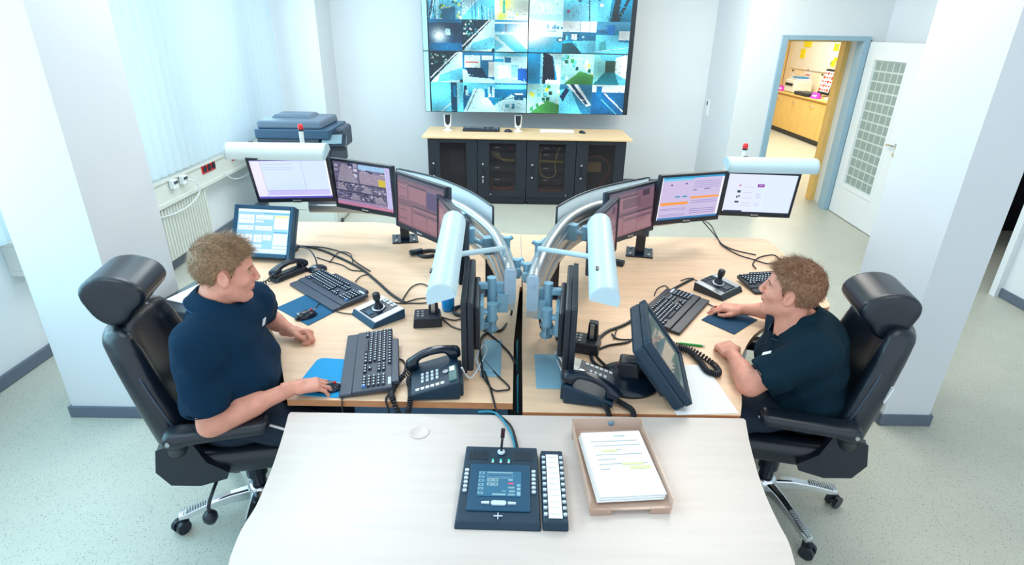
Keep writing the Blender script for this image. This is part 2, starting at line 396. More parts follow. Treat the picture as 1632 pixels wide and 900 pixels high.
po = MB(); po.box(*slab(-2.46, -2.05, 2.63, 3.18, 0, CZ)); struct('wall_pillar_left', po, PILLAR)
def bb(name, *sl):
    q = MB()
    for s_ in sl: q.box(*slab(*s_))
    struct(name, q, BASEB)
bb('baseboard_left', (-3.08, -3.055, -.6, 7.59, .005, .08)); bb('baseboard_back', (-2.41, 2.65, YB-.015, YB, .005, .08), (-3.08, -2.395, 7.575, 7.59, .005, .08), (-2.41, -2.395, 7.59, YB, .005, .08), (2.635, 2.65, YD, YB, .005, .08), (2.635, 3.05, YD-.015, YD, .005, .08))
bb('baseboard_right', (4.235, 4.25, -.6, 4.46, .005, .08))
bb('baseboard_pillar_right', (2.138, 2.432, 2.655, 2.67, .003, .07), (2.135, 2.15, 2.67, 3.22, .003, .07), (2.42, 2.435, 2.67, 3.22, .003, .07))
bb('baseboard_pillar_left', (-2.475, -2.035, 2.615, 2.63, .003, .07), (-2.475, -2.46, 2.63, 3.18, .003, .07), (-2.05, -2.035, 2.63, 3.18, .003, .07))
# steel door frame and the open leaf
FRAMEB = mat('grey blue steel frame', rgb(150, 182, 200), .4, noise=.04, nscale=10)
df = MB(); df.box(*slab(3.06, 3.13, YD-.03, 7.2, 0, 2.04)); df.box(*slab(4.0, 4.07, YD-.03, 7.2, 0, 2.04)); df.box(*slab(3.13, 4.0, YD-.03, 7.2, 1.99, 2.04))
struct('trim_door_frame', df, FRAMEB, .004)
ow = MB(); ow.box(*slab(4.04, 4.10, 7.50, 7.62, 0, 2.0)); ow.box(*slab(3.125, 3.17, 7.5, 7.62, 0, 2.0)); ow.box(*slab(3.17, 4.04, 7.5, 7.62, 1.97, 2.0)); struct('trim_inner_wood_frame', ow, WBEECH)
A = Vector((4.085, YD-.04, 0)); B = Vector((4.02, 5.93, 0)); dl = (B-A).length; ang = math.atan2((B-A).y, (B-A).x)
DM = T(A, ang)   # local x along the leaf, y thickness, z up
L0, L1, Z0, Z1 = .17, .84, .38, 1.82
lf = MB(); lf.box(*slab(0, L0, -.02, .02, .008, 1.985)); lf.box(*slab(L1, dl, -.02, .02, .008, 1.985)); lf.box(*slab(L0, L1, -.02, .02, .008, Z0)); lf.box(*slab(L0, L1, -.02, .02, Z1, 1.985))
leaf = lf.build('door_1', WHITE, bevel=.002, M=DM); leaf['kind'] = 'structure'
q = MB(); 
for a0, a1, b0, b1 in ((L0-.03, L0+.02, Z0-.03, Z1+.03), (L1-.02, L1+.03, Z0-.03, Z1+.03), (L0+.02, L1-.02, Z0-.03, Z0+.02), (L0+.02, L1-.02, Z1-.02, Z1+.03)): q.box(*slab(a0, a1, -.027, .027, b0, b1))
q.build('glazing_bead', WHITE, leaf, .003, M=DM)
MB().box(*slab(L0, L1, -.004, .004, Z0, Z1)).build('glass', mat('pale glass joints', rgb(205, 216, 212), .4, noise=.04, nscale=9), leaf, M=DM)
q = MB(); nx, nz = 5, 13; gx, gz = (L1-L0-.05)/nx, (Z1-Z0-.05)/nz
for i in range(nx):
    for j in range(nz):
        cx = L0+.025+gx*(i+.5); cz_ = Z0+.025+gz*(j+.5); q.box((cx, 0, cz_), (gx-.018, .011, gz-.018))
q.build('frosted_square', FROST, leaf, M=DM, kind=None)
q = MB()
for s in (-1, 1):
    q.cyl((dl-.06, s*.02, 1.0), (dl-.06, s*.03, 1.0), .026); q.cyl((dl-.06, s*.03, 1.0), (dl-.06, s*.06, 1.0), .01); q.tube([(dl-.06, s*.058, 1.0), (dl-.1, s*.062, 1.0), (dl-.19, s*.058, .995)], .009)
    q.cyl((dl-.06, s*.02, .91), (dl-.06, s*.028, .91), .026); q.cyl((dl-.06, s*.028, .91), (dl-.06, s*.036, .91), .009)
q.build('handle', CHROME, leaf, M=DM)
# ---- office beyond the door
ofw = MB(); ofw.box(*slab(2.5, 6.62, 15.4, 15.55, 0, CZ)); ofw.box(*slab(2.3, 2.5, YB+.15, 15.5, 0, CZ)); ofw.box(*slab(4.4, 6.62, YD, 7.4, 0, CZ))
WARM = mat('cream office wall', rgb(250, 238, 215), .7, noise=.03, nscale=3); struct('wall_office', ofw, WARM); struct('wall_office_right', MB().box(*slab(6.622, 6.75, 7.4, 15.4, 0, CZ)), WARM)
t = thing('sideboard', 'long beech sideboard with doors beneath the printer in the next room', 'sideboard', (6.3, 12.35, 0))
MB().box(*slab(6.08, 6.6, 10.0, 14.7, .1, .84)).build('body', WBEECH, t, .003, world=True)
for i in range(6):
    y0 = 10.02+i*.78; d = MB().box(*slab(6.055, 6.08, y0+.004, y0+.776, .11, .80)).build('door', WBEECH, t, .003, world=True)
    MB().tube([(6.055, y0+.33, .72), (6.03, y0+.34, .72), (6.03, y0+.44, .72), (6.055, y0+.45, .72)], .008).build('handle', CHROME, d, world=True)
MB().box(*slab(6.1, 6.6, 10.0, 14.7, 0, .1)).build('toe_kick', RACKM, t, world=True)
MB().box(*slab(6.03, 6.61, 9.98, 14.72, .84, .87)).build('worktop', WBEECH, t, .004, world=True)
def office_pt(px, py, x): d = ray(px, py); k = x/d[0]; return Vector((x, d[1]*k, CAM_H+d[2]*k))
t = thing('printer', 'white desktop printer with a blue paper sheet on the far sideboard', 'printer', (6.3, 13.25, .87))
MB().box((0, 0, .14), (.4, .5, .26), taper=.94).build('body', CREAM, t, .02)
MB().box((-.19, .02, .17), (.04, .34, .05)).build('output_slot', DARK, t, .005)
MB().box((.02, 0, .285), (.3, .42, .02)).build('scanner_lid', WHITE, t, .008)
MB().box((0, -.05, .315), (.22, .3, .035)).build('paper_tray', mat('mid blue sheet', rgb(70, 140, 190), .5), t, .005)
t = thing('tool_case', 'open black case with red and white cards on the far sideboard', 'case', (6.3, 12.4, .87), 0)
MB().box((-.12, .12, .04), (.3, .62, .07)).build('lower_shell', BLK, t, .02)
lidM = T((.1, -.1, .04), 0, 0, R(12))
MB().box((0, 0, .26), (.05, .5, .5)).build('lid', BLK, t, .02, M=lidM)
MB().box((-.03, 0, .26), (.012, .4, .4)).build('card', PAPER, t, M=lidM)
for i in range(4):
    for j in range(5): MB().box((-.04, -.15+.1*i, .1+.08*j), (.006, .06, .022 if (i+j) % 3 else .05)).build('red_tab', RED, t, M=lidM)
for k, (y, lab) in enumerate(((13.65, 'magenta name card left of the printer on the far sideboard'), (12.02, 'magenta name card in front of the open black case'), (11.32, 'magenta name card beside the white telephone, nearest the door'))):
    q = MB(); q.prism([(-.06, 0), (.06, 0), (0, .11)], -.13, .13, rot=Matrix.Rotation(R(90), 3, 'X')); o = q.build('name_card', MAGENTA, M=T((6.12, y, .871))); tag(o, lab, 'sign', 'magenta name cards on the sideboard')
    MB().box((-.034, 0, .05), (.003, .16, .03), rot=Matrix.Rotation(R(29), 3, 'Y')).build('lettering', PAPER, o, M=T((6.12, y, .871)))
t = thing('telephone', 'white telephone lying on the far sideboard beside a magenta card', 'telephone', (6.25, 11.68, .87), R(90))
MB().box((0, 0, .025), (.2, .18, .045), taper=.85).build('body', CREAM, t, .01); MB().box((-.06, 0, .06), (.05, .2, .03)).build('handset', CREAM, t, .012)
MB().box((.04, 0, .05), (.09, .08, .01)).build('keypad', DGREY, t)
board = MB().box(*slab(6.59, 6.62, 9.6, 14.5, 1.32, 2.6)).build('whiteboard', mat('glossy white board', rgb(245, 240, 232), .3, noise=.03, nscale=5)); tag(board, 'wide white wall board with yellow and green notes behind the sideboard', 'board')
for c_, s_ in (((6.585, 13.8, 1.9), (.01, .36, .22)), ((6.585, 13.95, 1.65), (.01, .22, .2)), ((6.585, 13.7, 2.1), (.01, .5, .06))): MB().box(c_, s_).build('yellow_note', YELLOW, board)
rr = random.Random(4)
for i in range(10): MB().box((6.585, 12.05+rr.random()*.55, 1.45+rr.random()*.65), (.01, .05+rr.random()*.16, .05+rr.random()*.1)).build('yellow_note', YELLOW, board)
for i in range(14): MB().box((6.582, 12.0+rr.random()*.7, 1.45+rr.random()*.65), (.01, .02+rr.random()*.04, .05+rr.random()*.06)).build('teal_note', mat('teal note', rgb(60, 160, 150), .7), board)
for k, (y, z, w_, h_) in enumerate(((14.3, 1.12, .16, .22), (13.55, 1.14, .3, .3), (12.9, 1.14, .14, .18), (12.3, 1.14, .3, .2))):
    o = MB().box((6.61, y, z), (.01, w_, h_)).build('pinned_sheet', [PAPER]); tag(o, ['small pinned sheet above the printer, far left', 'printed sheet with red rows pinned beside the printer', 'narrow sheet pinned above the open black case', 'wide sheet pinned right of the open black case'][k], 'sheet', 'sheets pinned under the white board')
    if k == 1:
        qq = MB()
        for j in range(4): qq.box((6.603, y, z-.1+.06*j), (.004, w_*.7, .02))
        qq.build('print_row', RED, o)
    MB().cyl((6.605, y, z+h_/2+.04), (6.59, y, z+h_/2+.04), .02).build('magnet', BLK, o)
cup = MB().box(*slab(6.3, 6.6, 14.75, 15.2, .1, 2.05)).build('tall_cupboard', WBEECH, bevel=.005); tag(cup, 'tall beech cupboard edge at the left of the far doorway', 'cupboard')
MB().box(*slab(6.28, 6.3, 14.77, 15.18, .12, 2.03)).build('door', WBEECH, cup, .003)
# ---- blinds, cable duct, radiator on the window side
for n, (y0, y1, lab) in enumerate(((.2, 2.62, 'near vertical blind at the left edge before the big left pillar'), (3.0, 5.04, 'vertical blind right behind the big left pillar above the radiator'), (5.04, 6.78, 'wide pale vertical blind behind the red sockets'), (6.78, 7.57, 'narrow vertical blind behind the copier in the corner'))):
    t = thing('vertical_blind', lab, 'blind', (-2.97, (y0+y1)/2, .86), 0, 'vertical blinds along the window wall')
    MB().box(*slab(-3.0, -2.94, y0, y1, 2.84, 2.89)).build('headrail', WHITE, t, .004, world=True)
    k = int((y1-y0)/.115)
    for i in range(k):
        y = y0+(i+.5)*(y1-y0)/k
        M_ = T((-2.97, y, 0), R(-24)); cv = []
        for j in range(7): u_ = -1+j/3; cv.append((.012*(1-u_*u_), u_*.0635))
        q = MB(); 
        vs = [(a, b, z) for z in (.855, 2.84) for a, b in cv]; vs += [(a-.0015, b, z) for z in (.855, 2.84) for a, b in cv]
        q.add(vs, [(j, j+1, 8+j, 7+j) for j in range(6)]+[(14+j+1, 14+j, 21+j, 22+j) for j in range(6)], 0, True)
        q.box((.0, 0, .865), (.006, .118, .02))
        q.build('slat', BLIND, t, M=Matrix.Translation(-t.location) @ M_)
for n, (y0, y1, lab) in enumerate(((-.4, 2.62, 'cream cable duct on the wall left of the big left pillar'), (3.2, 7.5, 'cream cable duct with red sockets under the window blinds'))):
    t = thing('cable_duct', lab, 'cable duct', (-3.0, (y0+y1)/2, .62), 0)
    MB().box(*slab(-3.08, -2.98, y0, y1, .64, .80)).build('duct_body', CREAM, t, .003, world=True)
    MB().box(*slab(-3.08, -2.955, y0, y1, .605, .64)).build('lower_ledge', CREAM, t, .003, world=True)
    MB().box(*slab(-3.08, -2.965, y0, y1, .80, .825)).build('top_lip', CREAM, t, .003, world=True)
def socket(y, n_, m_, lab):
    W_ = .085*n_
    t = thing('power_socket', lab, 'socket', (-2.975, y, .765), 0, 'sockets in the cable duct')
    MB().box((0, 0, 0), (.012, W_, .085)).build('plate', m_, t, .003)
    for i in range(n_): MB().cyl((.003, -W_/2+.0425+.085*i, 0), (.012, -W_/2+.0425+.085*i, 0), .032).build('outlet', BLK if m_ is RED else WHITE, t)
    return t
SOCK = socket(5.53, 3, RED, 'red triple socket in the duct left of the far monitor lamp'); socket(6.15, 3, RED, 'red triple socket partly hidden behind the lamp end'); socket(4.48, 1, WHITE, 'white single socket beside the big left pillar')
for y, lab in ((4.87, 'white plug in the duct left of its twin near the pillar'), (5.03, 'white plug with the looping white cord over the radiator')):
    t = thing('power_plug', lab, 'plug', (-2.955, y, .765), 0, 'white plugs in the cable duct')
    PLUG = t
    MB().box((0, 0, 0), (.04, .08, .075)).build('adapter', WHITE, t, .006); MB().box((.024, 0, .015), (.01, .05, .02)).build('label_strip', DGREY, t)
cordA = MB().tube(spline([(-2.93, 5.05, .76), (-2.9, 5.12, .72), (-2.9, 5.15, .62), (-2.93, 5.0, .54), (-2.96, 4.8, .52), (-2.97, 4.55, .55)], 8), .006).build('cord', CABW, PLUG, world=True)
MB().tube(spline([(-2.93, 5.72, .66), (-2.93, 5.9, .56), (-2.95, 6.2, .52), (-2.97, 6.5, .55), (-2.98, 6.8, .6)], 8), .006).build('cord', CABW, SOCK, world=True)
t = thing('radiator', 'white ribbed panel radiator on the wall under the cable duct', 'radiator', (-3.0, 4.5, .12))
MB().box(*slab(-3.055, -2.99, 3.4, 5.42, .12, .6)).build('panel', CREAM, t, .006, world=True)
q = MB()
for i in range(44): q.box((-2.985, 3.44+i*.045, .36), (.014, .02, .45))
q.build('rib', CREAM, t, .003, world=True)
MB().box(*slab(-3.05, -2.995, 3.4, 5.42, .6, .61)).build('top_grille', CREAM, t, world=True)
# ---- copier
t = thing('copier', 'large dark office copier with touch panel standing in the window corner', 'copier', (-2.3, 6.35, 0))
MB().box((0, 0, .33), (.74, .62, .62)).build('base', CREAM, t, .01)
for k in range(4): MB().box((.0, -.315, .12+.14*k), (.7, .012, .125)).build('paper_drawer', CREAM, t, .004)
for k in range(4): MB().box((.373, 0, .12+.14*k), (.006, .58, .125)).build('side_cover', CREAM, t, .004)
MB().box((0, 0, .80), (.76, .64, .32)).build('print_unit', DGREY, t, .015)
MB().box((.04, -.3, .87), (.5, .06, .1)).build('output_tray', BLK, t, .005)
MB().box((0, 0, 1.01), (.78, .66, .1)).build('scanner_bed', mat('steel blue plastic', rgb(48, 78, 104), .4, noise=.05, nscale=20), t, .012)
MB().box((-.03, 0, 1.10), (.68, .62, .08), taper=.97).build('document_feeder', mat('feeder blue grey plastic', rgb(86, 102, 120), .4, noise=.05, nscale=20), t, .02)
MB().box((-.08, .08, 1.155), (.44, .3, .035), taper=.85).build('feeder_cover', mat('feeder blue grey plastic', rgb(110, 128, 145)), t, .012)
cpM = T((.4, -.28, .93), R(10), R(25))
MB().box((0, 0, 0), (.28, .24, .06)).build('control_panel', BLKG, t, .012, M=cpM)
MB().box((0, 0, .032), (.2, .16, .006)).build('display', mat('pale grey display', rgb(112, 138, 148), .2), t, M=cpM)
MB().box((.36, .1, .93), (.2, .4, .22)).build('side_unit', DGREY, t, .03)
for s in (-1, 1):
    for u_ in (-1, 1): MB().cyl((s*.3, u_*.25, 0), (s*.3, u_*.25, .03), .03).build('foot', BLK, t)
MB().tube([(.4, -.25, .02), (.45, -.4, .09), (.46, -.42, .13)], .018).build('stabiliser', BLK, t)
# ---- rack row
racks = []
RX0, RW = -1.04, .61
for i in range(4):
    x = RX0+RW*(i+.5)
    lab = ['black server rack at the left end, dark glass door nearly empty', 'black server rack, second from left, yellow cables and orange base bar', 'black server rack with a long beige cable loop behind the glass', 'black server rack at the right end with a tan box and red cable'][i]
    t = thing('server_rack', lab, 'server rack', (x, 7.36, 0), 0, 'server racks in a row under the video wall')
    b = MB(); W2 = RW/2-.003; D0, D1 = -.31, .33
    b.box(*slab(-W2, W2, D1-.02, D1, .03, .82)); b.box(*slab(-W2, -W2+.02, D0, D1-.02, .03, .82)); b.box(*slab(W2-.02, W2, D0, D1-.02, .03, .82)); b.box(*slab(-W2+.02, W2-.02, D0, D1-.02, .03, .1)); b.box(*slab(-W2+.02, W2-.02, D0, D1-.02, .79, .82))
    b.build('body', RACKM, t, .002)
    MB().box((0, 0, .015), (RW-.05, .6, .03)).build('plinth', RACKM, t)
    d = MB(); d.box(*slab(-W2, -.155, D0-.025, D0, .1, .81)); d.box(*slab(.17, W2, D0-.025, D0, .1, .81)); d.box(*slab(-.155, .17, D0-.025, D0, .1, .18)); d.box(*slab(-.155, .17, D0-.025, D0, .77, .81))
    dd = d.build('door', RACKM, t, .003)
    MB().box(*slab(-.155, .17, D0-.015, D0-.01, .18, .77)).build('glass', GLASS, dd)
    MB().box((-.235, D0-.035, .42), (.022, .02, .14)).build('handle', BLKG, dd, .006)
    for z_ in (.52, .36): MB().cyl((-.235, D0-.03, z_), (-.235, D0-.05, z_), .012).build('lock', CHROME, dd)
    if i == 1: MB().box((-.235, D0-.05, .31), (.012, .008, .05)).build('key', CHROME, dd)
    MB().cyl(((.1, -.14, .2, 0)[i], D0-.026, .135), ((.1, -.14, .2, 0)[i], D0-.032, .135), .008).build('bolt', CHROME, dd)
    if i in (1, 2):
        for z_ in (.7, .62, .45, .3):
            m2 = MB().box((.0, -.12, z_), (.40, .3, .06)).build('rack_unit', DGREY, t, .003)
            MB().box((-.06, -.272, z_+.01), (.06, .004, .012)).build('label_strip', PAPER, m2)
        MB().box((0, -.2, .17), (.36, .2, .02)).build('base_bar', mat('salmon tray', rgb(225, 130, 90), .5), t)
        MB().box((.1, -.273, .71), (.04, .004, .015)).build('status_light', [GREEN if i == 2 else RED], t)
    if i == 1:
        for k in range(5): MB().tube(spline([(-.14+.02*k, -.28, .67), (-.08+.02*k, -.3, .60-.008*k), (.05, -.3, .575-.006*k), (.16, -.28, .57-.006*k)], 6), .004).build('patch_cable', YELLOWC, t)
        MB().tube(spline([(-.15, -.28, .36), (-.12, -.29, .24), (-.02, -.29, .2), (.1, -.29, .21), (.16, -.28, .25)], 6), .006).build('power_cable', ORANGE, t)
    if i == 2:
        MB().tube(spline([(-.13, -.28, .70), (-.14, -.31, .55), (-.12, -.31, .40), (-.02, -.31, .35), (.06, -.31, .40), (.05, -.31, .52), (.07, -.30, .64), (.1, -.28, .72)], 8), .008).build('cable_loop', YELLOWC, t)
        for k in range(3): MB().tube([(-.15, -.29, .565-.01*k), (.16, -.29, .56-.01*k)], .004).build('patch_cable', YELLOWC, t)
    if i == 3:
        MB().box((-.06, -.2, .48), (.17, .1, .12)).build('cardboard_box', mat('tan card', rgb(190, 150, 80), .7), t)
        MB().tube(spline([(-.14, -.26, .6), (.0, -.27, .62), (.1, -.27, .55), (.12, -.27, .42), (.05, -.27, .3), (.0, -.26, .2)], 8), .012).build('power_cable', mat('dark red cable', rgb(150, 70, 60), .5), t)
    if i == 0: MB().box((.03, -.1, .5), (.18, .1, .3)).build('equipment', DGREY, t)
q = MB().box(*slab(-1.1, 1.46, 6.99, 7.74, .822, .85)); o = q.build('rack_worktop', [WRACK], bevel=.006); tag(o, 'long beech board lying across all four black racks', 'worktop')
for x, y, rot_, lab in ((-.83, 7.45, R(5), 'white and black desktop speaker at the left end of the rack top'), (.07, 7.45, R(0), 'white and black desktop speaker at the middle of the rack top')):
    t = thing('speaker', lab, 'speaker', (x, y, .85), rot_, 'desktop speakers on the racks')
    MB().lathe([(.001, 0), (.06, 0), (.055, .012), (.022, .02), (.02, .045), (.001, .045)], n=20).build('foot', WHITE, t)
    MB().box((0, .02, .12), (.085, .08, .15), taper=1.15).build('housing', WHITE, t, .014)
    MB().prism([(-.038, .075), (-.03, -.02), (-.018, -.045), (0, -.055), (.018, -.045), (.03, -.02), (.038, .075)], 0, .008, rot=Matrix.Rotation(R(90), 3, 'X'), c=(0, -.02, .125)).build('grille', BLK, t, .002)
# video wall: four large displays
def feed(seed, kind):
    r = random.Random(seed); p = Pic(72, 60, (0, 150, 190)); c = lambda a: tuple(min(255, int(v)) for v in a)
    tl = [(180, 240, 250), (0, 175, 225), (0, 110, 160), (10, 50, 80), (90, 205, 235), (225, 250, 252)]
    if kind == 'road':
        p.rect(0, 0, 1, .35, tl[4]); p.rect(0, .35, 1, 1, tl[2]); p.poly([(.0, 1), (.35, .2), (.6, .2), (1, .8), (1, 1)], tl[0])
        for i in range(9): x = r.random(); p.rect(x, .05+r.random()*.3, x+.09, .3+r.random()*.2, r.choice(tl[:5]))
        p.line(.1, 1, .45, .2, .012, tl[3])
    elif kind == 'yard':
        p.rect(0, 0, 1, .3, tl[2]); p.rect(0, .3, 1, 1, tl[0])
        for i in range(10): x = r.random(); y = .1+r.random()*.3; p.rect(x, y, x+.14, y+.15, r.choice(tl))
        p.poly([(0, .7), (1, .5), (1, 1), (0, 1)], tl[5]); p.rect(.2, .62, .36, .76, tl[2]); p.rect(.55, .6, .68, .72, tl[1])
    elif kind == 'plaza':
        p.rect(0, 0, 1, .4, tl[2]).rect(0, .06, 1, .12, tl[0]).rect(.3, .12, .36, .4, tl[3]).rect(.62, .12, .66, .4, tl[3]).rect(0, .36, 1, .42, tl[4]); p.rect(0, .42, 1, 1, tl[0]); p.poly([(0, .45), (.55, .45), (1, .95), (1, 1), (.6, 1)], (40, 180, 205)); p.poly([(0, .6), (.3, .8), (0, 1)], tl[4])
    elif kind == 'station':
        p.rect(0, 0, 1, .35, tl[5]).rect(0, .33, 1, .62, (20, 110, 150)); p.line(.52, 0, .52, 1, .008, tl[2]).line(.8, 0, .8, 1, .006, tl[3])
        for i in range(12): x = r.random(); p.rect(x, .36+r.random()*.15, x+.07, .5+r.random()*.1, r.choice(tl))
        p.poly([(0, .7), (.3, .68), (.6, 1), (0, 1)], (10, 60, 70)); p.poly([(.3, .62), (1, .6), (1, 1), (.6, 1)], tl[4])
    elif kind == 'lot':
        p.rect(0, 0, 1, .25, (60, 150, 190)).rect(.32, .1, .56, .42, (0, 120, 200)).rect(.68, .28, 1, .6, tl[5]).rect(.68, .56, 1, .62, tl[2]); p.rect(0, .25, .3, .4, (30, 100, 140)); p.poly([(0, .42), (.68, .42), (.68, .62), (1, .66), (1, 1), (0, 1)], tl[4]); p.poly([(.1, .65), (.3, .6), (.35, .9), (.12, .95)], (60, 160, 170)); p.line(0, .95, 1, .8, .01, tl[0])
    elif kind == 'depot':
        p.rect(0, 0, 1, 1, tl[0]).rect(0, 0, 1, .12, tl[4]).rect(.3, .15, .5, .32, tl[2]).rect(.52, .38, .74, .8, (120, 200, 220)).rect(.72, .5, 1, .95, (0, 90, 180)).rect(.12, .4, .42, .85, tl[5]).rect(0, .2, .28, .3, tl[1]); p.poly([(0, .9), (.4, .8), (1, .95), (1, 1), (0, 1)], (150, 215, 230))
    elif kind == 'kiosk':
        p.rect(0, 0, 1, .5, (0, 110, 160)); p.rect(0, .05, 1, .2, tl[4]); p.poly([(0, .75), (.5, .4), (1, .5), (1, 1), (0, 1)], tl[0]); p.rect(.62, .36, .92, .56, (0, 90, 130)).rect(.64, .34, .9, .38, tl[5]).rect(.34, .72, .46, .84, (60, 160, 180)).rect(.54, .7, .64, .86, (0, 120, 150)); p.line(0, .6, 1, .42, .01, tl[3])
    elif kind == 'pave':
        p.rect(0, 0, 1, 1, tl[4]); p.line(.3, 0, .15, 1, .008, (90, 170, 195)).line(0, .4, .6, .45, .008, (90, 170, 195)); p.rect(.62, 0, .8, 1, (10, 60, 90)).rect(.8, 0, .9, .8, (120, 200, 215)).rect(.7, .1, .78, .5, tl[2]); p.line(.3, 1, .62, .7, .012, tl[5])
    elif kind == 'dark':
        p.rect(0, 0, 1, 1, tl[3]); p.glow(.3, .5, .25, tl[5]); p.rect(0, 0, 1, .12, tl[2]); p.rect(.5, .3, .65, .5, tl[0]); p.rect(0, .75, 1, 1, (0, 90, 135))
    elif kind == 'path':
        p.rect(0, 0, 1, 1, (8, 40, 55)); p.poly([(0, 1), (.9, .0), (1, 0), (1, .6), (.9, 1)], tl[0]); p.line(0, .85, .85, 0, .015, tl[5]); p.poly([(.3, .75), (1, .5), (1, .9), (.2, 1)], tl[4])
        for i in range(26): x = r.random()*.5; y = r.random()*.45; p.rect(x, y, x+.05, y+.05, r.choice([(60, 150, 150), (20, 90, 100), (200, 240, 230)]))
    elif kind == 'trucks':
        p.rect(0, 0, 1, 1, (0, 120, 170)); p.rect(.05, .1, .55, .5, (200, 240, 235)); p.rect(.08, .3, .5, .35, (190, 120, 110)); p.rect(.6, .1, .95, .25, tl[5]); p.rect(.8, .3, 1, .8, tl[5]); p.poly([(0, .55), (1, .9), (1, 1), (0, 1)], tl[0]); p.poly([(.1, .5), (.6, .5), (.8, .85), (.2, .8)], tl[3])
    elif kind == 'green':
        p.rect(0, 0, 1, 1, (150, 225, 225))
        for i in range(30): x = r.random(); y = r.random(); p.rect(x, y, x+.1, y+.12, r.choice([(40, 150, 80), (210, 220, 60), (20, 90, 70), (90, 200, 210), (10, 60, 60), (200, 245, 240)]))
        p.poly([(.1, 1), (.6, .55), (1, .7), (1, 1)], (60, 150, 70))
    elif kind == 'hall':
        p.rect(0, 0, 1, 1, tl[4]); p.poly([(.1, 0), (.35, .25), (.35, .6), (0, 1), (0, 0)], (120, 215, 215)); p.rect(.35, .2, .65, .6, (30, 80, 60)); p.poly([(0, 1), (.35, .58), (.65, .58), (.8, 1)], (0, 120, 135)); p.poly([(.65, .1), (1, 0), (1, .8), (.65, .6)], tl[5])
    elif kind == 'block':
        p.rect(0, 0, 1, 1, (0, 130, 180)); p.rect(.38, 0, .45, 1, (120, 210, 230)); p.poly([(.45, 0), (.72, .02), (.85, .9), (.45, 1)], (5, 22, 40)); p.poly([(.6, 0), (1, 0), (1, 1), (.92, .9), (.75, .1)], tl[0]); p.rect(.55, .86, 1, 1, tl[5])
    elif kind == 'train':
        p.rect(0, 0, 1, 1, (30, 120, 160)); p.poly([(.2, 0), (.55, 0), (1, .7), (.85, .75)], tl[5]); p.poly([(.3, 0), (.42, 0), (.9, .65), (.82, .7)], (10, 60, 100)); p.poly([(0, .2), (.3, .1), (.7, 1), (0, 1)], tl[4]); p.poly([(0, .4), (.2, .1), (.3, .2), (.1, .6)], (10, 40, 80))
    elif kind == 'night':
        p.rect(0, 0, 1, 1, (0, 95, 150)); p.rect(0, 0, 1, .25, tl[5]); p.line(.4, .3, 1, .9, .02, tl[5]); p.line(.3, .5, .8, 1, .012, tl[4]); p.rect(.12, .05, .3, .4, (0, 120, 180))
    elif kind == 'sea':
        p.rect(0, 0, 1, .55, tl[0]); p.rect(0, .5, 1, 1, (0, 155, 200)); p.rect(0, .2, .5, .38, (235, 250, 250)); p.rect(0, .3, .8, .33, (0, 90, 130))
        for i in range(14): x = r.random(); p.rect(x, .1+r.random()*.1, x+.06, .25, tl[2])
    elif kind == 'sun':
        p.rect(0, 0, 1, 1, tl[0]); 
        for i in range(12): p.line(i*.12-.2, 1, .5, 0, .008, (110, 200, 225))
        p.rect(0, .8, 1, 1, (140, 210, 225))
    elif kind == 'bright':
        p.rect(0, 0, 1, 1, (215, 248, 235)); p.glow(.3, .5, .2, (230, 235, 90)); p.glow(.2, .9, .15, (180, 220, 60)); p.rect(.24, .4, .3, .8, (60, 170, 150))
        for i in range(14): x = r.random(); y = r.random(); p.rect(x, y, x+.05, y+.06, r.choice([(120, 200, 190), (240, 250, 240), (220, 225, 90)]))
    elif kind == 'plants':
        p.rect(0, 0, 1, 1, (80, 190, 225))
        for i in range(40): x = .3+r.random()*.7; y = r.random(); p.rect(x, y, x+.07, y+.07, r.choice([(40, 120, 60), (200, 230, 90), (10, 60, 70), (220, 245, 220)]))
        for i in range(8): p.line(r.random()*.4, 0, r.random()*.3, 1, .012, r.choice([tl[0], tl[3]]))
        p.poly([(.4, .7), (.8, .6), (.8, 1), (.4, 1)], (0, 110, 150))
    elif kind == 'stripes':
        p.rect(0, 0, 1, 1, tl[4]); p.poly([(0, 0), (.9, 0), (0, .9)], tl[0])
        for i in range(6): p.line(0, .3+i*.1, .8, -.1+i*.02, .008, (90, 160, 190))
        for i in range(7): p.line(.3+i*.1, .4+.05*i, .32+i*.1, 1, .015, r.choice([tl[2], tl[0]]))
    elif kind == 'trees':
        p.rect(0, 0, 1, 1, tl[4])
        for i in range(26): x = r.random()*.7+.1; y = r.random()*.35; p.rect(x, y, x+.1, y+.08, r.choice([(0, 60, 90), (20, 100, 130), (120, 200, 220)]))
        p.poly([(.0, 1), (.3, .5), (.8, .45), (1, 1)], (100, 190, 215)); p.line(.72, .1, .78, 1, .015, (15, 60, 80)); p.rect(.1, .65, .2, .75, (150, 70, 130))
    elif kind == 'street':
        p.rect(0, 0, 1, 1, (0, 130, 170)); p.poly([(.4, 1), (.5, .1), (.7, .1), (.6, 1)], (10, 40, 50)); p.poly([(0, .4), (.4, .1), (.35, 1), (0, 1)], tl[4]); p.line(1, 0, .6, 1, .05, (8, 45, 60)); p.rect(0, 0, .4, .2, (20, 80, 70)); p.rect(.05, .45, .15, .55, tl[5])
    rr_ = np.random.default_rng(seed); vx, vy = rr_.random()*.8+.1, -.25
    for i in range(90):      # fine streaks running to the feed's own vanishing point, toned from what they cross
        x, y = rr_.random(2); d_ = np.array([vx-x, vy-y]); d_ /= np.linalg.norm(d_); L_ = .03+.10*rr_.random()*y; c0 = p.a[min(59, int(y*60)), min(71, int(x*72))]*255
        if i % 3 == 0: d_ = np.array([1., .02])
        p.line(x, y, x+L_*d_[0], y+L_*d_[1]+.001, .004+.006*rr_.random(), np.clip(c0*(.55+.75*rr_.random())+np.array([0, 6, 10]), 0, 255))
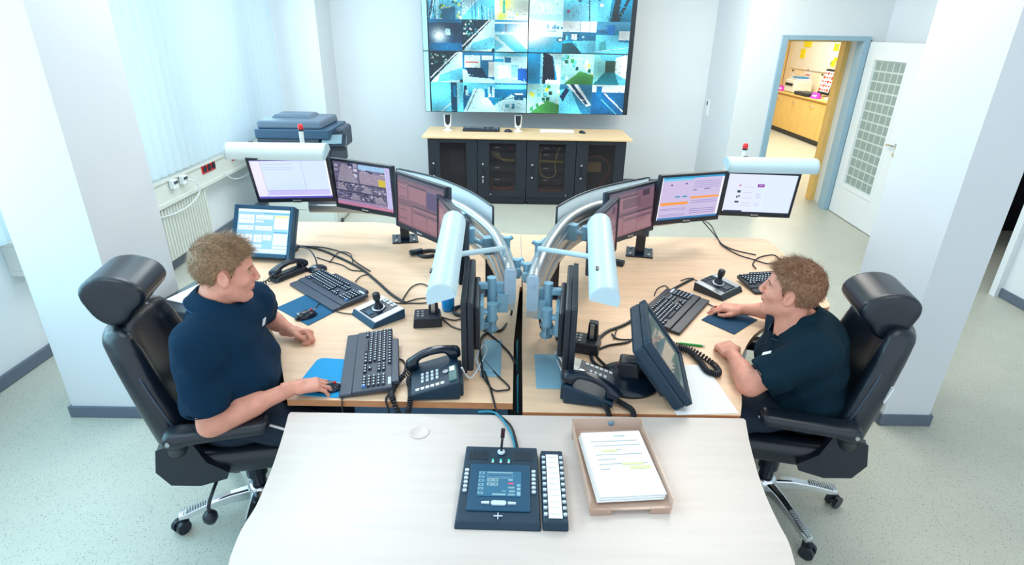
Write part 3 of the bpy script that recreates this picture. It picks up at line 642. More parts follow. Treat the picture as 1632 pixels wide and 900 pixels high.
    k_ = np.clip(.88+.25*np.sin(p.X*3+seed)*np.cos(p.Y*4+seed*2), 0, 1.2); p.a = p.a*k_[..., None]
    return p.noise(.07, seed)
VS = screen_mat('video wall screen', 1.2)
VK = [[['plants', 'stripes', 'bright'], ['dark', 'path', 'plaza']], [['sun', 'trees', 'street'], ['sea', 'station', 'lot']],
      [['path', 'trucks', 'depot'], ['pave', 'road', 'kiosk']], [['block', 'green', 'hall'], ['green', 'train', 'night']]]
PW, PH = 1.329, .742
for i in range(4):
    cx = .178+(-.5 if i % 2 == 0 else .5)*PW; cz_ = 1.78+(.5 if i < 2 else -.5)*PH
    lab = ['video wall display, upper left of four, with plants and bright garden feeds', 'video wall display, upper right of four, with sun glare feed', 'video wall display, lower left of four, with truck and yard feeds', 'video wall display, lower right of four, with green room and train feeds'][i]
    t = thing('video_wall_display', lab, 'display', (cx, 7.75, cz_), R(-.4), 'video wall of four large displays')
    MB().box((0, .05, 0), (PW, .1, PH)).build('housing', BLK, t, .002)
    pic = Pic(216, 120, (5, 20, 30))
    for a in range(2):
        for b in range(3):
            x0 = .06 if i % 2 == 0 else 0; wv = (1-x0) if i % 2 == 0 else .96
            pic.paste(feed(i*10+a*3+b, VK[i][a][b]), x0+wv*b/3, a/2, x0+wv*(b+1)/3, (a+1)/2)
    if i % 2 == 0: pic.rect(0, 0, .045, 1, (150, 225, 245))
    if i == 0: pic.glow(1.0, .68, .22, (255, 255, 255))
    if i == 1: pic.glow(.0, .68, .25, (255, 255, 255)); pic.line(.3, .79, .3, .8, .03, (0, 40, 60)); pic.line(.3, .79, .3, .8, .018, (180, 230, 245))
    picture('screen', pic, PW-.012, PH-.012, VS, t, T((0, -.002, 0)))
MB_ = MB(); MB_.box(*slab(-.8, 1.15, 7.86, 7.9, 1.1, 2.5))
for x in (-.5, .85): MB_.box(*slab(x, x+.1, 7.9, YB, 1.5, 2.1))
o = MB_.build('wall_bracket', SATIN); tag(o, 'grey steel bracket holding the video wall off the back wall', 'bracket')
t = thing('wall_switch', 'small white wall switch on the back wall right of the video wall', 'switch', (2.649, 8.0, 1.12), R(-90)); MB().box((0, -.01, 0), (.09, .02, .2)).build('plate', WHITE, t, .004); MB().box((0, -.022, .06), (.03, .006, .05)).build('button', DGREY, t)
# ------------------------------------------------------------ desks
DZ = .73
def desk(name, outline, label, mats, legs, panels=()):
    t = thing(name, label, 'desk', (sum(p[0] for p in outline)/len(outline), sum(p[1] for p in outline)/len(outline), 0))
    MB().prism(outline, DZ-.028, DZ, 0, side=1).build('desktop', mats, t, .003, world=True)
    for x, y, a in legs:
        MM = T((x, y, 0), a)
        l = MB(); l.box((0, 0, .02), (.06, .5, .04)); l.box((0, 0, .37), (.05, .12, .66)); l.box((0, 0, DZ-.045), (.05, .46, .034)); l.build('leg', SATIN, t, .006, M=Matrix.Translation(-t.location) @ MM)
    for p in panels: MB().box(*slab(*p)).build('modesty_panel', mat('grey blue desk panel', rgb(60, 96, 130), .5, noise=.05, nscale=10), t, .003, world=True)
    return t
def cr(pts, n=6): return [(v.x, v.y) for v in spline([(a, b, 0) for a, b in pts], n)]
LD = [(.018, 1.811), (.022, 2.3), (.055, 2.895), (.066, 2.9), (.066, 3.79), (-.3, 3.85), (-.99, 4.0), (-1.72, 3.99)] + cr([(-1.76, 3.96), (-1.78, 3.9), (-1.75, 3.4), (-1.71, 2.88), (-1.66, 2.77), (-1.56, 2.71), (-1.35, 2.60), (-1.18, 2.43), (-1.03, 2.2), (-.94, 2.0), (-.862, 1.83)], 5) + [(-.855, 1.813)]
LD = LD[::-1]
desk('left_desk', LD[::-1] if False else LD, 'left maple desk of the left operator with concave front edge', [WOOD, WEDGE], [(-.25, 2.15, 0), (-.25, 3.5, 0), (-1.6, 3.35, 0)], [(-.62, .0, 1.88, 1.9, .3, .70)])
RD = [(.056, 1.757), (.880, 1.757)] + cr([(.884, 1.765), (.926, 1.87), (1.01, 2.12), (1.17, 2.38), (1.4, 2.58), (1.62, 2.675), (1.70, 2.71), (1.728, 2.78), (1.75, 2.9), (1.785, 3.39), (1.805, 3.70), (1.79, 3.765), (1.74, 3.787)], 5) + [(.964, 3.787), (.072, 3.787), (.072, 2.86), (.060, 2.3)]
desk('right_desk', RD, 'right maple desk of the right operator with concave front edge', [WOOD, WEDGE], [(.35, 2.1, 0), (.3, 3.5, 0), (1.5, 3.2, 0)])
FT = [(-.74, .93)] + [(-.735, 1.05)] + cr([(-.748, 1.104), (-.757, 1.19), (-.752, 1.28), (-.758, 1.36), (-.771, 1.472), (-.794, 1.615), (-.815, 1.72)], 4) + [(-.812, 1.735), (.884, 1.74), (.889, 1.73)] + cr([(.860, 1.62), (.828, 1.465), (.812, 1.35), (.806, 1.25), (.805, 1.173), (.79, 1.1)], 4) + [(.775, 1.05), (.78, .93)]
desk('front_table', FT[::-1], 'pale front table with flared sides nearest the camera', [WOODP, WEDGE], [(-.55, 1.35, 0), (.6, 1.35, 0)])
for cx, cy, M_, lab in ((.168, 2.04, 0, 'blue grey cable outlet plate set in the right desk beside the seam'), (-.075, 2.14, 0, 'blue grey cable outlet plate in the left desk behind the edge-on monitor')):
    t = thing('desk_outlet', lab, 'outlet', (cx, cy, DZ), 0, 'cable outlet plates in the desks')
    wx = .11 if cx > 0 else .085
    MB().box((0, 0, .003), (wx, .26 if cx > 0 else .30, .006)).build('frame', LBLUE, t, .002); MB().box((0, 0, .007), (wx-.016, .23, .004)).build('lid', mat('pale brushed plate', rgb(150, 195, 215), .35, metal=.3, noise=.1, nscale=4), t, .001)
o = MB().lathe([(.001, .731), (.03, .731), (.034, .733), (.036, .731)], (-.315, 1.63, 0)).build('cable_grommet', WOODP); tag(o, 'round pale grommet cap in the front table near its back edge', 'grommet')
t = thing('pedestal', 'black drawer pedestal with papers behind the left operator', 'drawer unit', (-1.83, 3.02, 0), R(-12))
MB().box((0, 0, .29), (.32, .42, .54)).build('body', BLK, t, .006); MB().box((0, 0, .575), (.34, .44, .025)).build('top', BLK, t, .005)
for k in range(3): d = MB().box((.163, 0, .13+.17*k), (.012, .38, .155)).build('drawer', BLK, t, .003); MB().box((.173, 0, .17+.17*k), (.01, .12, .012)).build('handle', SATIN, d)
o = MB().box((-1.84, 3.04, .592), (.2, .28, .006), rot=rz(R(-20))).build('paper_stack', PAPER); tag(o, 'loose papers on the black pedestal behind the left operator', 'papers')
# ------------------------------------------------------------ monitor rails
def rail(pts, panel_pts, post, side, lab):
    P = spline([(x, y, 0) for x, y in pts], 10)
    t = thing('monitor_rail', lab, 'monitor rail', (post[0], post[1], DZ))
    s = side
    sec = [(-.024, .90), (-.028, .95), (-.020, .955), (-.020, .985), (-.028, .99), (-.028, 1.03), (-.020, 1.035), (-.022, 1.055)] + [(.0+.030*math.cos(a), 1.078+.030*math.sin(a)) for a in (R(180-25*k) for k in range(0, 8))] + [(.024, 1.04), (.024, .90)]
    sec = [(a*s, b) for a, b in sec]
    MB().extr(sec, P).build('beam', SATIN, t, .002, world=True)
    d = (P[1]-P[0]).normalized()
    q = MB(); q.prism(rrect(.05, .165, .018), -.006, .006, rot=Matrix(((d.y, 0, d.x), (-d.x, 0, d.y), (0, 1, 0))), c=P[0]-d*.006+Vector((0, 0, 1.02)))
    for z_ in (.98, 1.06): q.cyl(P[0]-d*.012+Vector((0, 0, z_)), P[0]-d*.018+Vector((0, 0, z_)), .009, n=10)
    q.build('end_cap', mat('pale blue cap', rgb(170, 198, 220), .4, noise=.03, nscale=20), t, .002, world=True)
    px, py = post
    a = math.atan2(P[30].y-P[29].y, P[30].x-P[29].x)
    PM = T((px, py, DZ), R(12*s))
    q = MB(); q.box((0, 0, .005), (.17, .17, .01)); q.build('base_plate', BLKG, t, .002, M=Matrix.Translation(-t.location) @ PM)
    q = MB()
    for i in (-1, 1):
        for j in (-1, 1): q.cyl((i*.058, j*.058, .01), (i*.058, j*.058, .018), .011, n=6)
    q.build('bolt', CHROME, t, M=Matrix.Translation(-t.location) @ PM)
    MB().box((0, 0, .09), (.06, .06, .16)).build('post', BLKG, t, .004, M=Matrix.Translation(-t.location) @ PM)
    MB().box((0, 0, .155), (.09, .10, .05)).build('clamp', DGREY, t, .006, M=Matrix.Translation(-t.location) @ PM)
    # second, hidden support near the seam
    q2 = P[24]; MB().box((q2.x, q2.y, (DZ+.92)/2), (.05, .05, .92-DZ)).build('post', BLKG, t, .003, world=True)
    MB().box((q2.x, q2.y, DZ+.005), (.16, .16, .01), rot=rz(R(20*s))).build('base_plate', BLKG, t, world=True)
    # cable tray behind the beam
    Q = spline([(x, y, 0) for x, y in panel_pts], 8)
    MB().extr([(-.003, .99), (.003, .99), (.003, 1.145), (-.003, 1.145)], Q).build('tray_back', mat('perforated pale tray', rgb(196, 216, 226), .5, noise=.12, nscale=160), t, world=True)
    q = MB(); N = len(Q); vs = []
    for i, v in enumerate(Q):
        tt = (Q[min(i+1, N-1)]-Q[max(i-1, 0)]).normalized(); nr = Vector((tt.y, -tt.x, 0))*s
        vs += [v+Vector((0, 0, 1.0)), v-nr*.10+Vector((0, 0, 1.0))]
    q.add(vs, [(2*i, 2*i+2, 2*i+3, 2*i+1) for i in range(N-1)]); q.build('tray_floor', mat('perforated pale tray', rgb(196, 216, 226)), t, world=True)
    L = [Q[0]+Vector((0, 0, .99))]+[v+Vector((0, 0, 1.15)) for v in Q]+[Q[-1]+Vector((0, 0, .99))]
    MB().tube(L, .006).build('tray_trim', BLKG, t, world=True)
    # ribbed cable hose outside the beam
    H = spline([P[i]+Vector((0, 0, 1.03+.02*math.sin(i))) for i in range(9, 30, 4)], 40); q = MB(); pos = []; rad = []
    N = len(H)
    for i, v in enumerate(H):
        tt = (H[min(i+1, N-1)]-H[max(i-1, 0)]).normalized(); nr = Vector((tt.y, -tt.x, 0))*s
        pos.append(v+nr*.046); rad.append(.015+.005*(i % 4 < 2))
    q.tube(pos, rad, 10).build('cable_hose', LBLUE, t, world=True)
    for i in (11, 19):
        tt = (P[i+1]-P[i]).normalized(); nr = Vector((tt.y, -tt.x, 0))*s; c = P[i]+nr*.048
        k = MB().cyl(c+Vector((0, 0, 1.0)), c+Vector((0, 0, 1.09)), .018).cyl(c+Vector((0, 0, 1.075)), c+nr*.03+Vector((0, 0, 1.09)), .012).build('clamp_knob', LBLUE, t, .003, world=True)
    return P
PL = [(0, 2.27), (-.013, 2.38), (-.074, 2.734), (-.176, 3.014), (-.321, 3.279), (-.53, 3.50), (-.76, 3.63), (-1.05, 3.70), (-1.36, 3.70)]
PR = [(.098, 2.2), (.118, 2.33), (.194, 2.672), (.317, 3.042), (.482, 3.301), (.66, 3.42), (.86, 3.50), (1.10, 3.60), (1.30, 3.76)]
railL = rail(PL, [(-.10, 3.04), (-.26, 3.37), (-.508, 3.70), (-.80, 3.93)], (-.72, 3.65), 1, 'curved silver monitor rail of the left desk on black posts')
railR = rail(PR, [(.255, 3.06), (.40, 3.31), (.60, 3.54), (.93, 3.80)], (.84, 3.46), -1, 'curved silver monitor rail of the right desk on black posts')
t = thing('seam_dark_tray', 'black tray added to keep the seam between the two rear desks dark', 'dark backing', (.04, 2.3, .5))  # added under the seam: hides the lit floor so the gap stays dark
MB().box(*slab(-.06, .14, 1.80, 3.15, .50, .51)).box(*slab(-.06, -.05, 1.80, 3.15, .51, .66)).box(*slab(.13, .14, 1.80, 3.15, .51, .66)).box(*slab(-.05, .13, 3.14, 3.15, .51, .66)).build('body', BLK, t, world=True)
# ---- monitor pictures
def bright_ui(kind):
    if kind == 'L1':
        p = Pic(96, 60, (205, 222, 248)); p.rect(0, 0, .12, 1, (228, 224, 246)).rect(0, 0, 1, .03, (170, 170, 240)).rect(.12, .03, .135, 1, (190, 195, 225)).rect(.15, .80, 1, .92, (196, 188, 240)).rect(.0, .955, 1, 1, (95, 85, 190)).rect(.15, .93, 1, .955, (235, 240, 255)).rect(.15, .78, 1, .80, (170, 175, 225))
        for i in range(5): p.rect(.16, .1+.045*i, .55, .11+.045*i, (180, 198, 232)); p.rect(.68, .08+.05*i, .86, .09+.05*i, (150, 168, 210))
        p.rect(.66, .05, .665, .78, (185, 200, 235)).rect(.98, 0, 1, .95, (250, 250, 255)); return p
    if kind == 'L2' or kind == 'cam':
        p = Pic(100, 64, (60, 60, 90)); r = random.Random(5)
        def tile(x0, y0, x1, y1, road):
            p.rect(x0, y0, x1, y1, (95, 90, 115))
            for i in range(26):
                x = x0+r.random()*(x1-x0)*.85; y = y0+r.random()*(y1-y0)*.8; w_ = (x1-x0)*.16; h_ = (y1-y0)*.12
                p.rect(x, y, min(x+w_, x1), min(y+h_, y1), r.choice([(50, 50, 85), (150, 145, 170), (105, 100, 140), (190, 185, 205), (35, 40, 70), (120, 110, 130)]))
            if road: p.poly([(x0+.1*(x1-x0), y1), (x0+.35*(x1-x0), y0+.1*(y1-y0)), (x0+.6*(x1-x0), y0+.1*(y1-y0)), (x1, y1)], (140, 132, 150))
        tile(0, 0, .44, .46, True); tile(.45, 0, .9, .46, False); p.rect(.45, .18, .9, .46, (150, 135, 155)); p.rect(.78, .3, .9, .46, (200, 180, 50)).rect(.45, .02, .9, .12, (150, 190, 225))
        for a in range(4): tile(.225*a, .48, .225*(a+1)-.01, .66, a % 2 == 0); tile(.225*a, .68, .225*(a+1)-.01, .86, a % 2 == 1)
        p.rect(.9, 0, 1, .97, (185, 180, 225)).rect(0, .87, .9, .93, (150, 130, 165)).rect(0, .94, 1, 1, (190, 120, 150)).noise(.1, 3)
        return p
    if kind in ('L3', 'R3', 'L4', 'R4'):
        p = Pic(96, 60, (122, 92, 104)); p.poly([(0, 1), (0, .55), (1, .8), (1, 1)], (138, 96, 106)).rect(0, 0, 1, .07, (92, 84, 104))
        for b in ((.02, .12, .22, .46), (.25, .14, .62, .45), (.03, .56, .30, .97), (.34, .54, .96, .62), (.34, .66, .62, .95), (.66, .66, .96, .95)):
            p.rect(*b, (148, 108, 118)).rect(b[0], b[1], b[2], b[1]+.02, (78, 66, 84))
        if kind[0] == 'L': p.rect(.64, .14, .98, .5, (88, 74, 112)).rect(.64, .1, .98, .16, (120, 100, 120))
        else:
            p.rect(.3, .2, .7, .42, (110, 84, 96)).rect(.74, .08, .9, .22, (74, 60, 76)).rect(.15, .35, .24, .5, (84, 66, 80)).rect(.0, .52, 1, .55, (90, 72, 86))
        for i in range(10): p.rect(.05, .06+.09*i, .2, .07+.09*i, (96, 78, 92))
        return p.noise(.03, 2)
    if kind == 'R2':
        p = Pic(100, 64, (196, 182, 216)); p.rect(0, 0, 1, .05, (40, 150, 200)).rect(0, .05, .5, .09, (120, 195, 225)).rect(0, .95, 1, 1, (50, 120, 175)).rect(0, 0, .02, 1, (240, 240, 255)).rect(.97, .06, 1, .95, (240, 242, 255))
        p.rect(.03, .60, .47, .65, (240, 150, 55)).rect(.5, .48, .97, .53, (240, 150, 55)).rect(.25, .45, .33, .48, (30, 140, 175)).rect(.36, .45, .44, .48, (30, 140, 175)).rect(.48, .1, .485, .95, (165, 158, 200))
        for i in range(7): p.rect(.52, .13+.045*i, .94, .14+.045*i, (160, 150, 196))
        for i in range(7): p.rect(.52, .58+.05*i, .94, .59+.05*i, (140, 132, 184)); p.rect(.04, .7+.035*i, .45, .71+.035*i, (158, 150, 196))
        p.rect(.52, .33, .58, .345, (60, 60, 110)).rect(.7, .32, .8, .335, (60, 60, 110)).rect(.15, .17, .18, .2, (60, 60, 120)).rect(.38, .16, .41, .19, (60, 60, 120)); return p
    p = Pic(100, 64, (214, 226, 248)); p.rect(0, 0, .45, 1, (218, 224, 246)).rect(.55, 0, .56, .9, (226, 234, 250))
    p.rect(.45, .25, .55, .33, (130, 30, 150)).rect(.47, .275, .53, .30, (235, 200, 245)).rect(.18, .28, .21, .31, (190, 60, 130)).rect(.17, .42, .22, .48, (30, 70, 85)).rect(.17, .56, .19, .62, (50, 50, 70)).rect(.2, .55, .22, .61, (50, 50, 70)).rect(.16, .70, .22, .75, (40, 60, 90)).rect(.02, .955, .3, .985, (30, 60, 90))
    for i in range(9): p.rect(.26, .26+.07*i, .40, .27+.07*i, (190, 198, 225)); p.rect(.45, .4+.05*i, .53, .41+.05*i, (195, 190, 225))
    return p.rect(0, .985, 1, 1, (40, 50, 80))
SB = screen_mat('bright monitor screen', .82); SD = screen_mat('dim monitor screen', .8)
MW, MH = .475, .32
def monitor(pose, kind, label, railpts, dim=False, near=None):
    x, y, z, yaw, tilt = pose
    t = thing('monitor', label, 'monitor', (x, y, z-MH/2), yaw, 'black monitors on the curved rails')
    LM = Matrix.Translation((0, 0, MH/2)) @ Matrix.Rotation(-tilt, 4, 'X')
    q = MB(); bz = .016
    for s in (-1, 1): q.box((s*(MW/2-bz/2), .0, 0), (bz, .022, MH))
    q.box((0, 0, MH/2-bz/2), (MW-2*bz, .022, bz)); q.box((0, 0, -MH/2+.014), (MW-2*bz, .022, .028))
    q.box((0, -.002, -MH/2+.001), (.05, .018, .008))
    q.build('bezel', BLK, t, .002, M=LM)
    MB().box((0, .023, 0), (MW-.01, .028, MH-.01)).box((0, .048, .0), (MW-.16, .024, MH-.12)).build('housing', DGREY if dim else BLK, t, .008, M=LM)
    if kind: picture('screen', bright_ui(kind), MW-2*bz, MH-bz-.028, SD if dim else SB, t, LM @ T((0, -.004, .006)))
    else: MB().box((0, -.002, .006), (MW-2*bz, .004, MH-bz-.028)).build('screen', mat('unlit bluish screen', rgb(40, 70, 95), .2, noise=.05, nscale=5), t, M=LM)
    text_mesh('lenovo', .018, PIPEW, t, LM @ T((0, -.0115, -MH/2+.014)) @ Matrix.Rotation(R(90), 4, 'X'), 'logo')
    MB().box((0, .068, 0), (.12, .016, .12)).build('mount_plate', LBLUE, t, .002, M=LM)
    W = world_of(t) @ LM
    c0 = W @ Vector((0, .076, 0)); best = min(railpts, key=lambda p: (Vector((p.x, p.y))-Vector((c0.x, c0.y))).length)
    if near: best = railpts[near]
    tgt = Vector((best.x, best.y, min(max(c0.z, .94), 1.04)))
    dvec = (c0-tgt); dvec.z = 0; dn = dvec.normalized() if dvec.length > .01 else Vector((1, 0, 0))
    tgt = tgt+dn*.045; Wi = world_of(t).inverted()
    mid = (c0+tgt)/2+Vector((0, 0, .0))
    a = MB(); P_ = [Wi @ v for v in (c0, c0+(W.to_3x3() @ Vector((0, .03, 0))), mid, tgt)]
    a.tube(P_, .014, 10); a.box(Wi @ tgt, (.05, .05, .09))
    a.build('arm', LBLUE, t, .002)
    j = MB(); jc = Wi @ (c0+(W.to_3x3() @ Vector((0, .035, 0)))); j.cyl(jc-Vector((0, 0, .04)), jc+Vector((0, 0, .04)), .022); j.build('arm_joint', LBLUE, t, .003)
    return t
monitor((-1.344, 3.429, 1.184, .126, -.355), 'L1', 'far left monitor with pale lilac window under the cream lamp', railL)
monitor((-.916, 3.443, 1.142, -.463, -.049), 'L2', 'left desk monitor showing grey camera views with a yellow patch', railL)
monitor((-.496, 3.002, 1.15, -.812, .041), 'L3', 'left desk monitor with dim reddish screen above the black post', railL, True)
monitor((-.305, 2.67, 1.10, R(-70), .03), 'L4', 'dim monitor of the left desk hidden behind the slanting lamp', railL, True)
monitor((-.187, 2.19, .93, R(-87.9), 0), None, 'edge-on black monitor of the left desk beside the phone', railL, near=6)
monitor((1.67, 3.745, 1.058, -.084, -.139), 'R1', 'far right monitor with white page and violet logo under a lamp', railR)
monitor((1.109, 3.436, 1.111, .317, -.083), 'R2', 'right desk monitor with lilac tables and orange bars', railR)
monitor((.724, 3.314, 1.049, .733, .043), 'R3', 'right desk monitor with dim reddish screen above the black post', railR, True)
monitor((.515, 2.93, 1.03, R(66), .03), 'R4', 'dim monitor of the right desk seen as a sliver behind the lamp', railR, True)
monitor((.272, 2.14, .93, R(83.7), 0), None, 'edge-on black monitor of the right desk above the black phone', railR, near=6)
# blue back plates and hinge columns on the two edge-on monitors
for s, mx, my, lab in ((1, -.14, 2.27, 'pale blue hinge arm behind the edge-on left desk monitor'), (-1, .225, 2.22, 'pale blue hinge arm behind the edge-on right desk monitor')):
    t = thing('hinge_arm', lab, 'bracket', (mx+s*.06, my, .80), 0, 'hinge arms of the edge-on monitors')
    MB().cyl((0, 0, .06), (0, 0, .26), .021).build('column', LBLUE, t, .003)
    MB().lathe([(.001, 0), (.028, 0), (.03, .008), (.022, .02), (.022, .045), (.03, .055), (.028, .065), (.001, .065)], n=20).build('lower_joint', LBLUE, t)
    MB().box((-s*.035, 0, .03), (.05, .04, .035)).build('link', LBLUE, t, .006); MB().box((-s*.035, 0, .22), (.05, .03, .03)).build('link', LBLUE, t, .006)
    MB().box((s*.03, .02, .2), (.06, .025, .06)).build('link', LBLUE, t, .006)
    MB().box((s*.005, .03, .1), (.004, .14, .22), taper=.6).build('cheek_plate', mat('pale blue sheet', rgb(165, 210, 230), .4, metal=.1), t, .002)
# ---- task lamps
def lamp(a, b, wv, tilt, label, mt, reach, flip=1):
    a, b = Vector(a), Vector(b); L = (b-a).length; yaw = math.atan2((b-a).y, (b-a).x); pitch = math.atan2((b-a).z, Vector((b.x-a.x, b.y-a.y)).length)
    t = thing('task_lamp', label, 'lamp', (a+b)/2, yaw, 'pale curved task lamps over the monitors')
    LM = Matrix.Rotation(-pitch, 4, 'Y') @ Matrix.Rotation(tilt, 4, 'X')
    sec = [(-.5, -.02), (-.46, .012), (-.32, .035), (-.12, .047), (.1, .047), (.3, .036), (.44, .016), (.5, -.012), (.5, -.02)]
    sec = [(p*wv, q_) for p, q_ in sec]; n = len(sec)
    vs = [(-L/2, p, q_) for p, q_ in sec]+[(L/2, p, q_) for p, q_ in sec]
    m_ = MB(); m_.add(vs, [(i, i+1, n+i+1, n+i) for i in range(n-1)], 0, True); m_.add([(-L/2, p, q_-.004) for p, q_ in sec[1:-1]]+[(L/2, p, q_-.004) for p, q_ in sec[1:-1]], [(n-2+i, n-1+i, i+1, i) for i in range(n-3)], 0, True)
    m_.build('shade', mt, t, M=LM)
    for sx in (-1, 1): MB().prism([(p, q_) for p, q_ in sec], -.004, .004, rot=Matrix(((0, 0, 1), (1, 0, 0), (0, 1, 0))), c=(sx*(L/2), 0, 0)).build('end_cap', LAMPW, t, .002, M=LM)
    MB().box((0, 0, -.012), (L-.04, wv*.7, .012)).build('diffuser', mat('unlit lamp diffuser', rgb(225, 235, 238), .4), t, .003, M=LM)
    MB().box((-L*.28, wv*.3*flip, .034), (.03, .018, .006)).build('switch', BLK, t, .001, M=LM)
    Wi = world_of(t).inverted(); q = MB(); P_ = [Vector((0, 0, -.01)), Wi @ (Vector(reach)+Vector((0, 0, .06))), Wi @ Vector(reach)]
    q.tube(P_, .012, 8); q.build('arm', LAMPW, t)
    return t
lamp((-.245, 1.80, 1.19), (-.262, 2.47, 1.25), .108, R(-18), 'pale blue slanting task lamp over the left desk phone side', LAMPW, (-.03, 2.42, 1.08), 1)
lamp((.337, 1.80, 1.19), (.405, 2.47, 1.25), .108, R(12), 'pale blue upright task lamp over the right desk side', LAMPW, (.13, 2.42, 1.08), 1)
a, b = atY(364, 240, 3.40), atY(520, 242, 3.40); lamp(a, b, .13, R(20), 'cream task lamp above the far left monitor', LAMPC, (-1.33, 3.56, 1.22))
a, b = atY(1158, 262, 3.72), atY(1299, 265, 3.72); lamp(a, b, .13, R(20), 'pale task lamp above the far right monitor', LAMPW, (1.68, 3.84, 1.10))
for p, rp, lab in (((476, 203), 3.66, 'white beacon stick with red cap behind the cream lamp'), ((1187, 228), 3.84, 'white beacon stick with red cap behind the far right lamp')):
    v = atY(p[0]+2, p[1]-(6 if p[0] < 800 else 0), rp); t = thing('signal_beacon', lab, 'beacon', (v.x, v.y, 1.08), 0, 'red capped beacons on the rails')
    h_ = v.z-1.08; MB().cyl((0, 0, 0), (0, 0, h_-.03), .014).build('pole', WHITE, t); MB().lathe([(.016, h_-.035), (.017, h_-.02), (.014, h_-.004), (.001, h_)]).build('cap', RED, t); MB().cyl((0, 0, h_-.045), (0, 0, h_-.034), .017).build('collar', BLK, t)
# ------------------------------------------------------------ desk devices
KEYMESH = {}
def key_mesh(w_, m_, leg):
    k = (round(w_, 3), m_.name, leg)
    if k not in KEYMESH:
        q = MB(); q.box((0, 0, .004), (w_-.003, .0155, .008), taper=.82)
        if leg: q.box((-.001, .001, .0082), (min(w_*.42, .008), .0055, .0006), 1)
        o = q.build('key', [m_, KEYL]); KEYMESH[k] = o.data; bpy.data.objects.remove(o)
    return KEYMESH[k]
def keyboard(loc, rot, label, palm=.055, wd=.46, bright=True, group='black keyboards on the desks', slope=4):
    t = thing('keyboard', label, 'keyboard', loc, rot, group)
    SM = Matrix.Rotation(R(slope), 4, 'X') @ Matrix.Translation((0, 0, .012))
    k = wd/.46; dp = .155
    MB().box((0, 0, -.004), (wd, dp, .02)).build('case', DGREY if bright else BLK, t, .004, M=SM)
    MB().box((.03*k, dp/2+.012, -.004), (wd*.72, .03, .02)).build('media_strip', DGREY if bright else BLK, t, .004, M=SM)
    if palm: MB().box((0, -dp/2-palm/2, -.006), (wd, palm, .014)).build('palm_rest', DGREY if bright else BLK, t, .004, M=SM)
    rows = [(0, 14, .0), (1, 14, .0), (2, 14, .0), (3, 13, .0), (4, 12, .0)]
    def put(x, y, w_, m_=KEY, leg=True):
        o = bpy.data.objects.new('key', key_mesh(w_, m_, leg)); COL.objects.link(o); o.parent = t
        o.matrix_basis = SM @ Matrix.Translation((x*k, y, .006)) @ Matrix.Diagonal((k, 1, 1, 1))
    x0 = -.222; u_ = .0190; y0 = .045
    for i in range(13): put(x0+.01+i*.0222+(0 if i < 1 else .004), y0+.022, .0175, KEY, True)
    for r_ in range(4):
        n_ = 14-(r_ > 1)
        off = (0, .006, .01, .016)[r_]
        for i in range(n_): put(x0+.0095+off+i*u_, y0-.002-r_*.019, .019)
    for i, w_ in enumerate((.026, .024)): put(x0+.013+i*.026, y0-.078, w_)
    put(x0+.13, y0-.078, .11, KEY, False)
    for i in range(3): put(x0+.2+i*.025, y0-.078, .024)
    for r_ in range(2):
        for i in range(3): put(.065+i*.0192, y0-.002-r_*.019, .019)
    for i in range(3): put(.065+i*.0192, y0-.078, .019)
    put(.065+.0192, y0-.059, .019)
    for r_ in range(5):
        for i in range(4): put(.139+i*.0192+.006, y0-.002-r_*.019, .019, KEYB if (r_ == 4 and i == 3) else KEY)
    MB().box((.185*k, y0+.022, .006), (.05, .012, .002)).build('label_plate', KEYL, t, M=SM)
    return t
keyboard((-.965, 2.80, DZ+.012), R(-43.5), 'grey keyboard behind the dark blue mat with the red wheel mouse')
keyboard((-.575, 2.08, DZ+.012), R(-79), 'grey keyboard standing lengthwise beside the bright blue mat', .05, .48)
keyboard((.835, 2.62, DZ+.012), R(55), 'black keyboard left of the joystick on the right desk', .05, .45, False)
keyboard((1.55, 3.0, DZ+.012), R(10), 'black keyboard partly hidden by the right operator’s head'.replace('’', "'"), .045, .44, False)
k = keyboard((-.40, 7.45, .862), R(0), 'black keyboard lying on the long rack board', .0, .47, False)
t = thing('keyboard', 'flat white keyboard lying at an angle on the rack board', 'keyboard', (.57, 7.45, .85), R(-3)); MB().box((0, 0, .01), (.44, .14, .016)).build('case', WHITE, t, .004)
for r_ in range(4): MB().box((0, -.045+.03*r_, .02), (.41, .022, .006)).build('key_row', PAPER, t, .002)
def mouse(loc, rot, label, wheel=RED, group='black computer mice'):
    t = thing('mouse', label, 'mouse', loc, rot, group)
    V, Q = nets(lambda P: np.maximum(ell(P, (0, 0, -.004), (.034, .058, .038)), -P[:, 2]), (-.04, -.065, -.006), (.04, .065, .04), .004)
    np_obj('body', V, Q, BLKG, t); MB().cyl((-.003, .03, .029), (.003, .03, .029), .0065, n=12).build('scroll_wheel', wheel, t); MB().box((0, .038, .026), (.0015, .035, .006)).build('button_split', SATIN, t)
    MB().box((0, -.035, .0265), (.02, .006, .003), rot=Matrix.Rotation(R(-25), 3, 'X')).build('logo', KEYL, t)
    return t
def mat_(pts, m_, label, r_=None):
    q = MB(); q.prism(pts, DZ+.0005, DZ+.004); o = q.build('mouse_mat', m_, bevel=.001); tag(o, label, 'mouse mat', 'blue mouse mats on the desks'); return o
mat_([(-1.19, 2.585), (-.968, 2.405), (-.87, 2.575), (-1.085, 2.755)], NAVYM, 'dark blue mouse mat under the idle mouse on the left desk')
mat_([(v.x, v.y) for v in [Vector((-.735, 1.97, 0))+rz(R(-6)) @ Vector((a, b, 0)) for a, b in rrect(.21, .27, .03)]], CYANM, 'bright blue rounded mouse mat under the left operator’s hand'.replace('’', "'"))
mat_([(.965, 2.53), (1.078, 2.385), (1.25, 2.54), (1.125, 2.69)], NAVYD, 'dark blue mouse mat under the right operator’s hand'.replace('’', "'"))
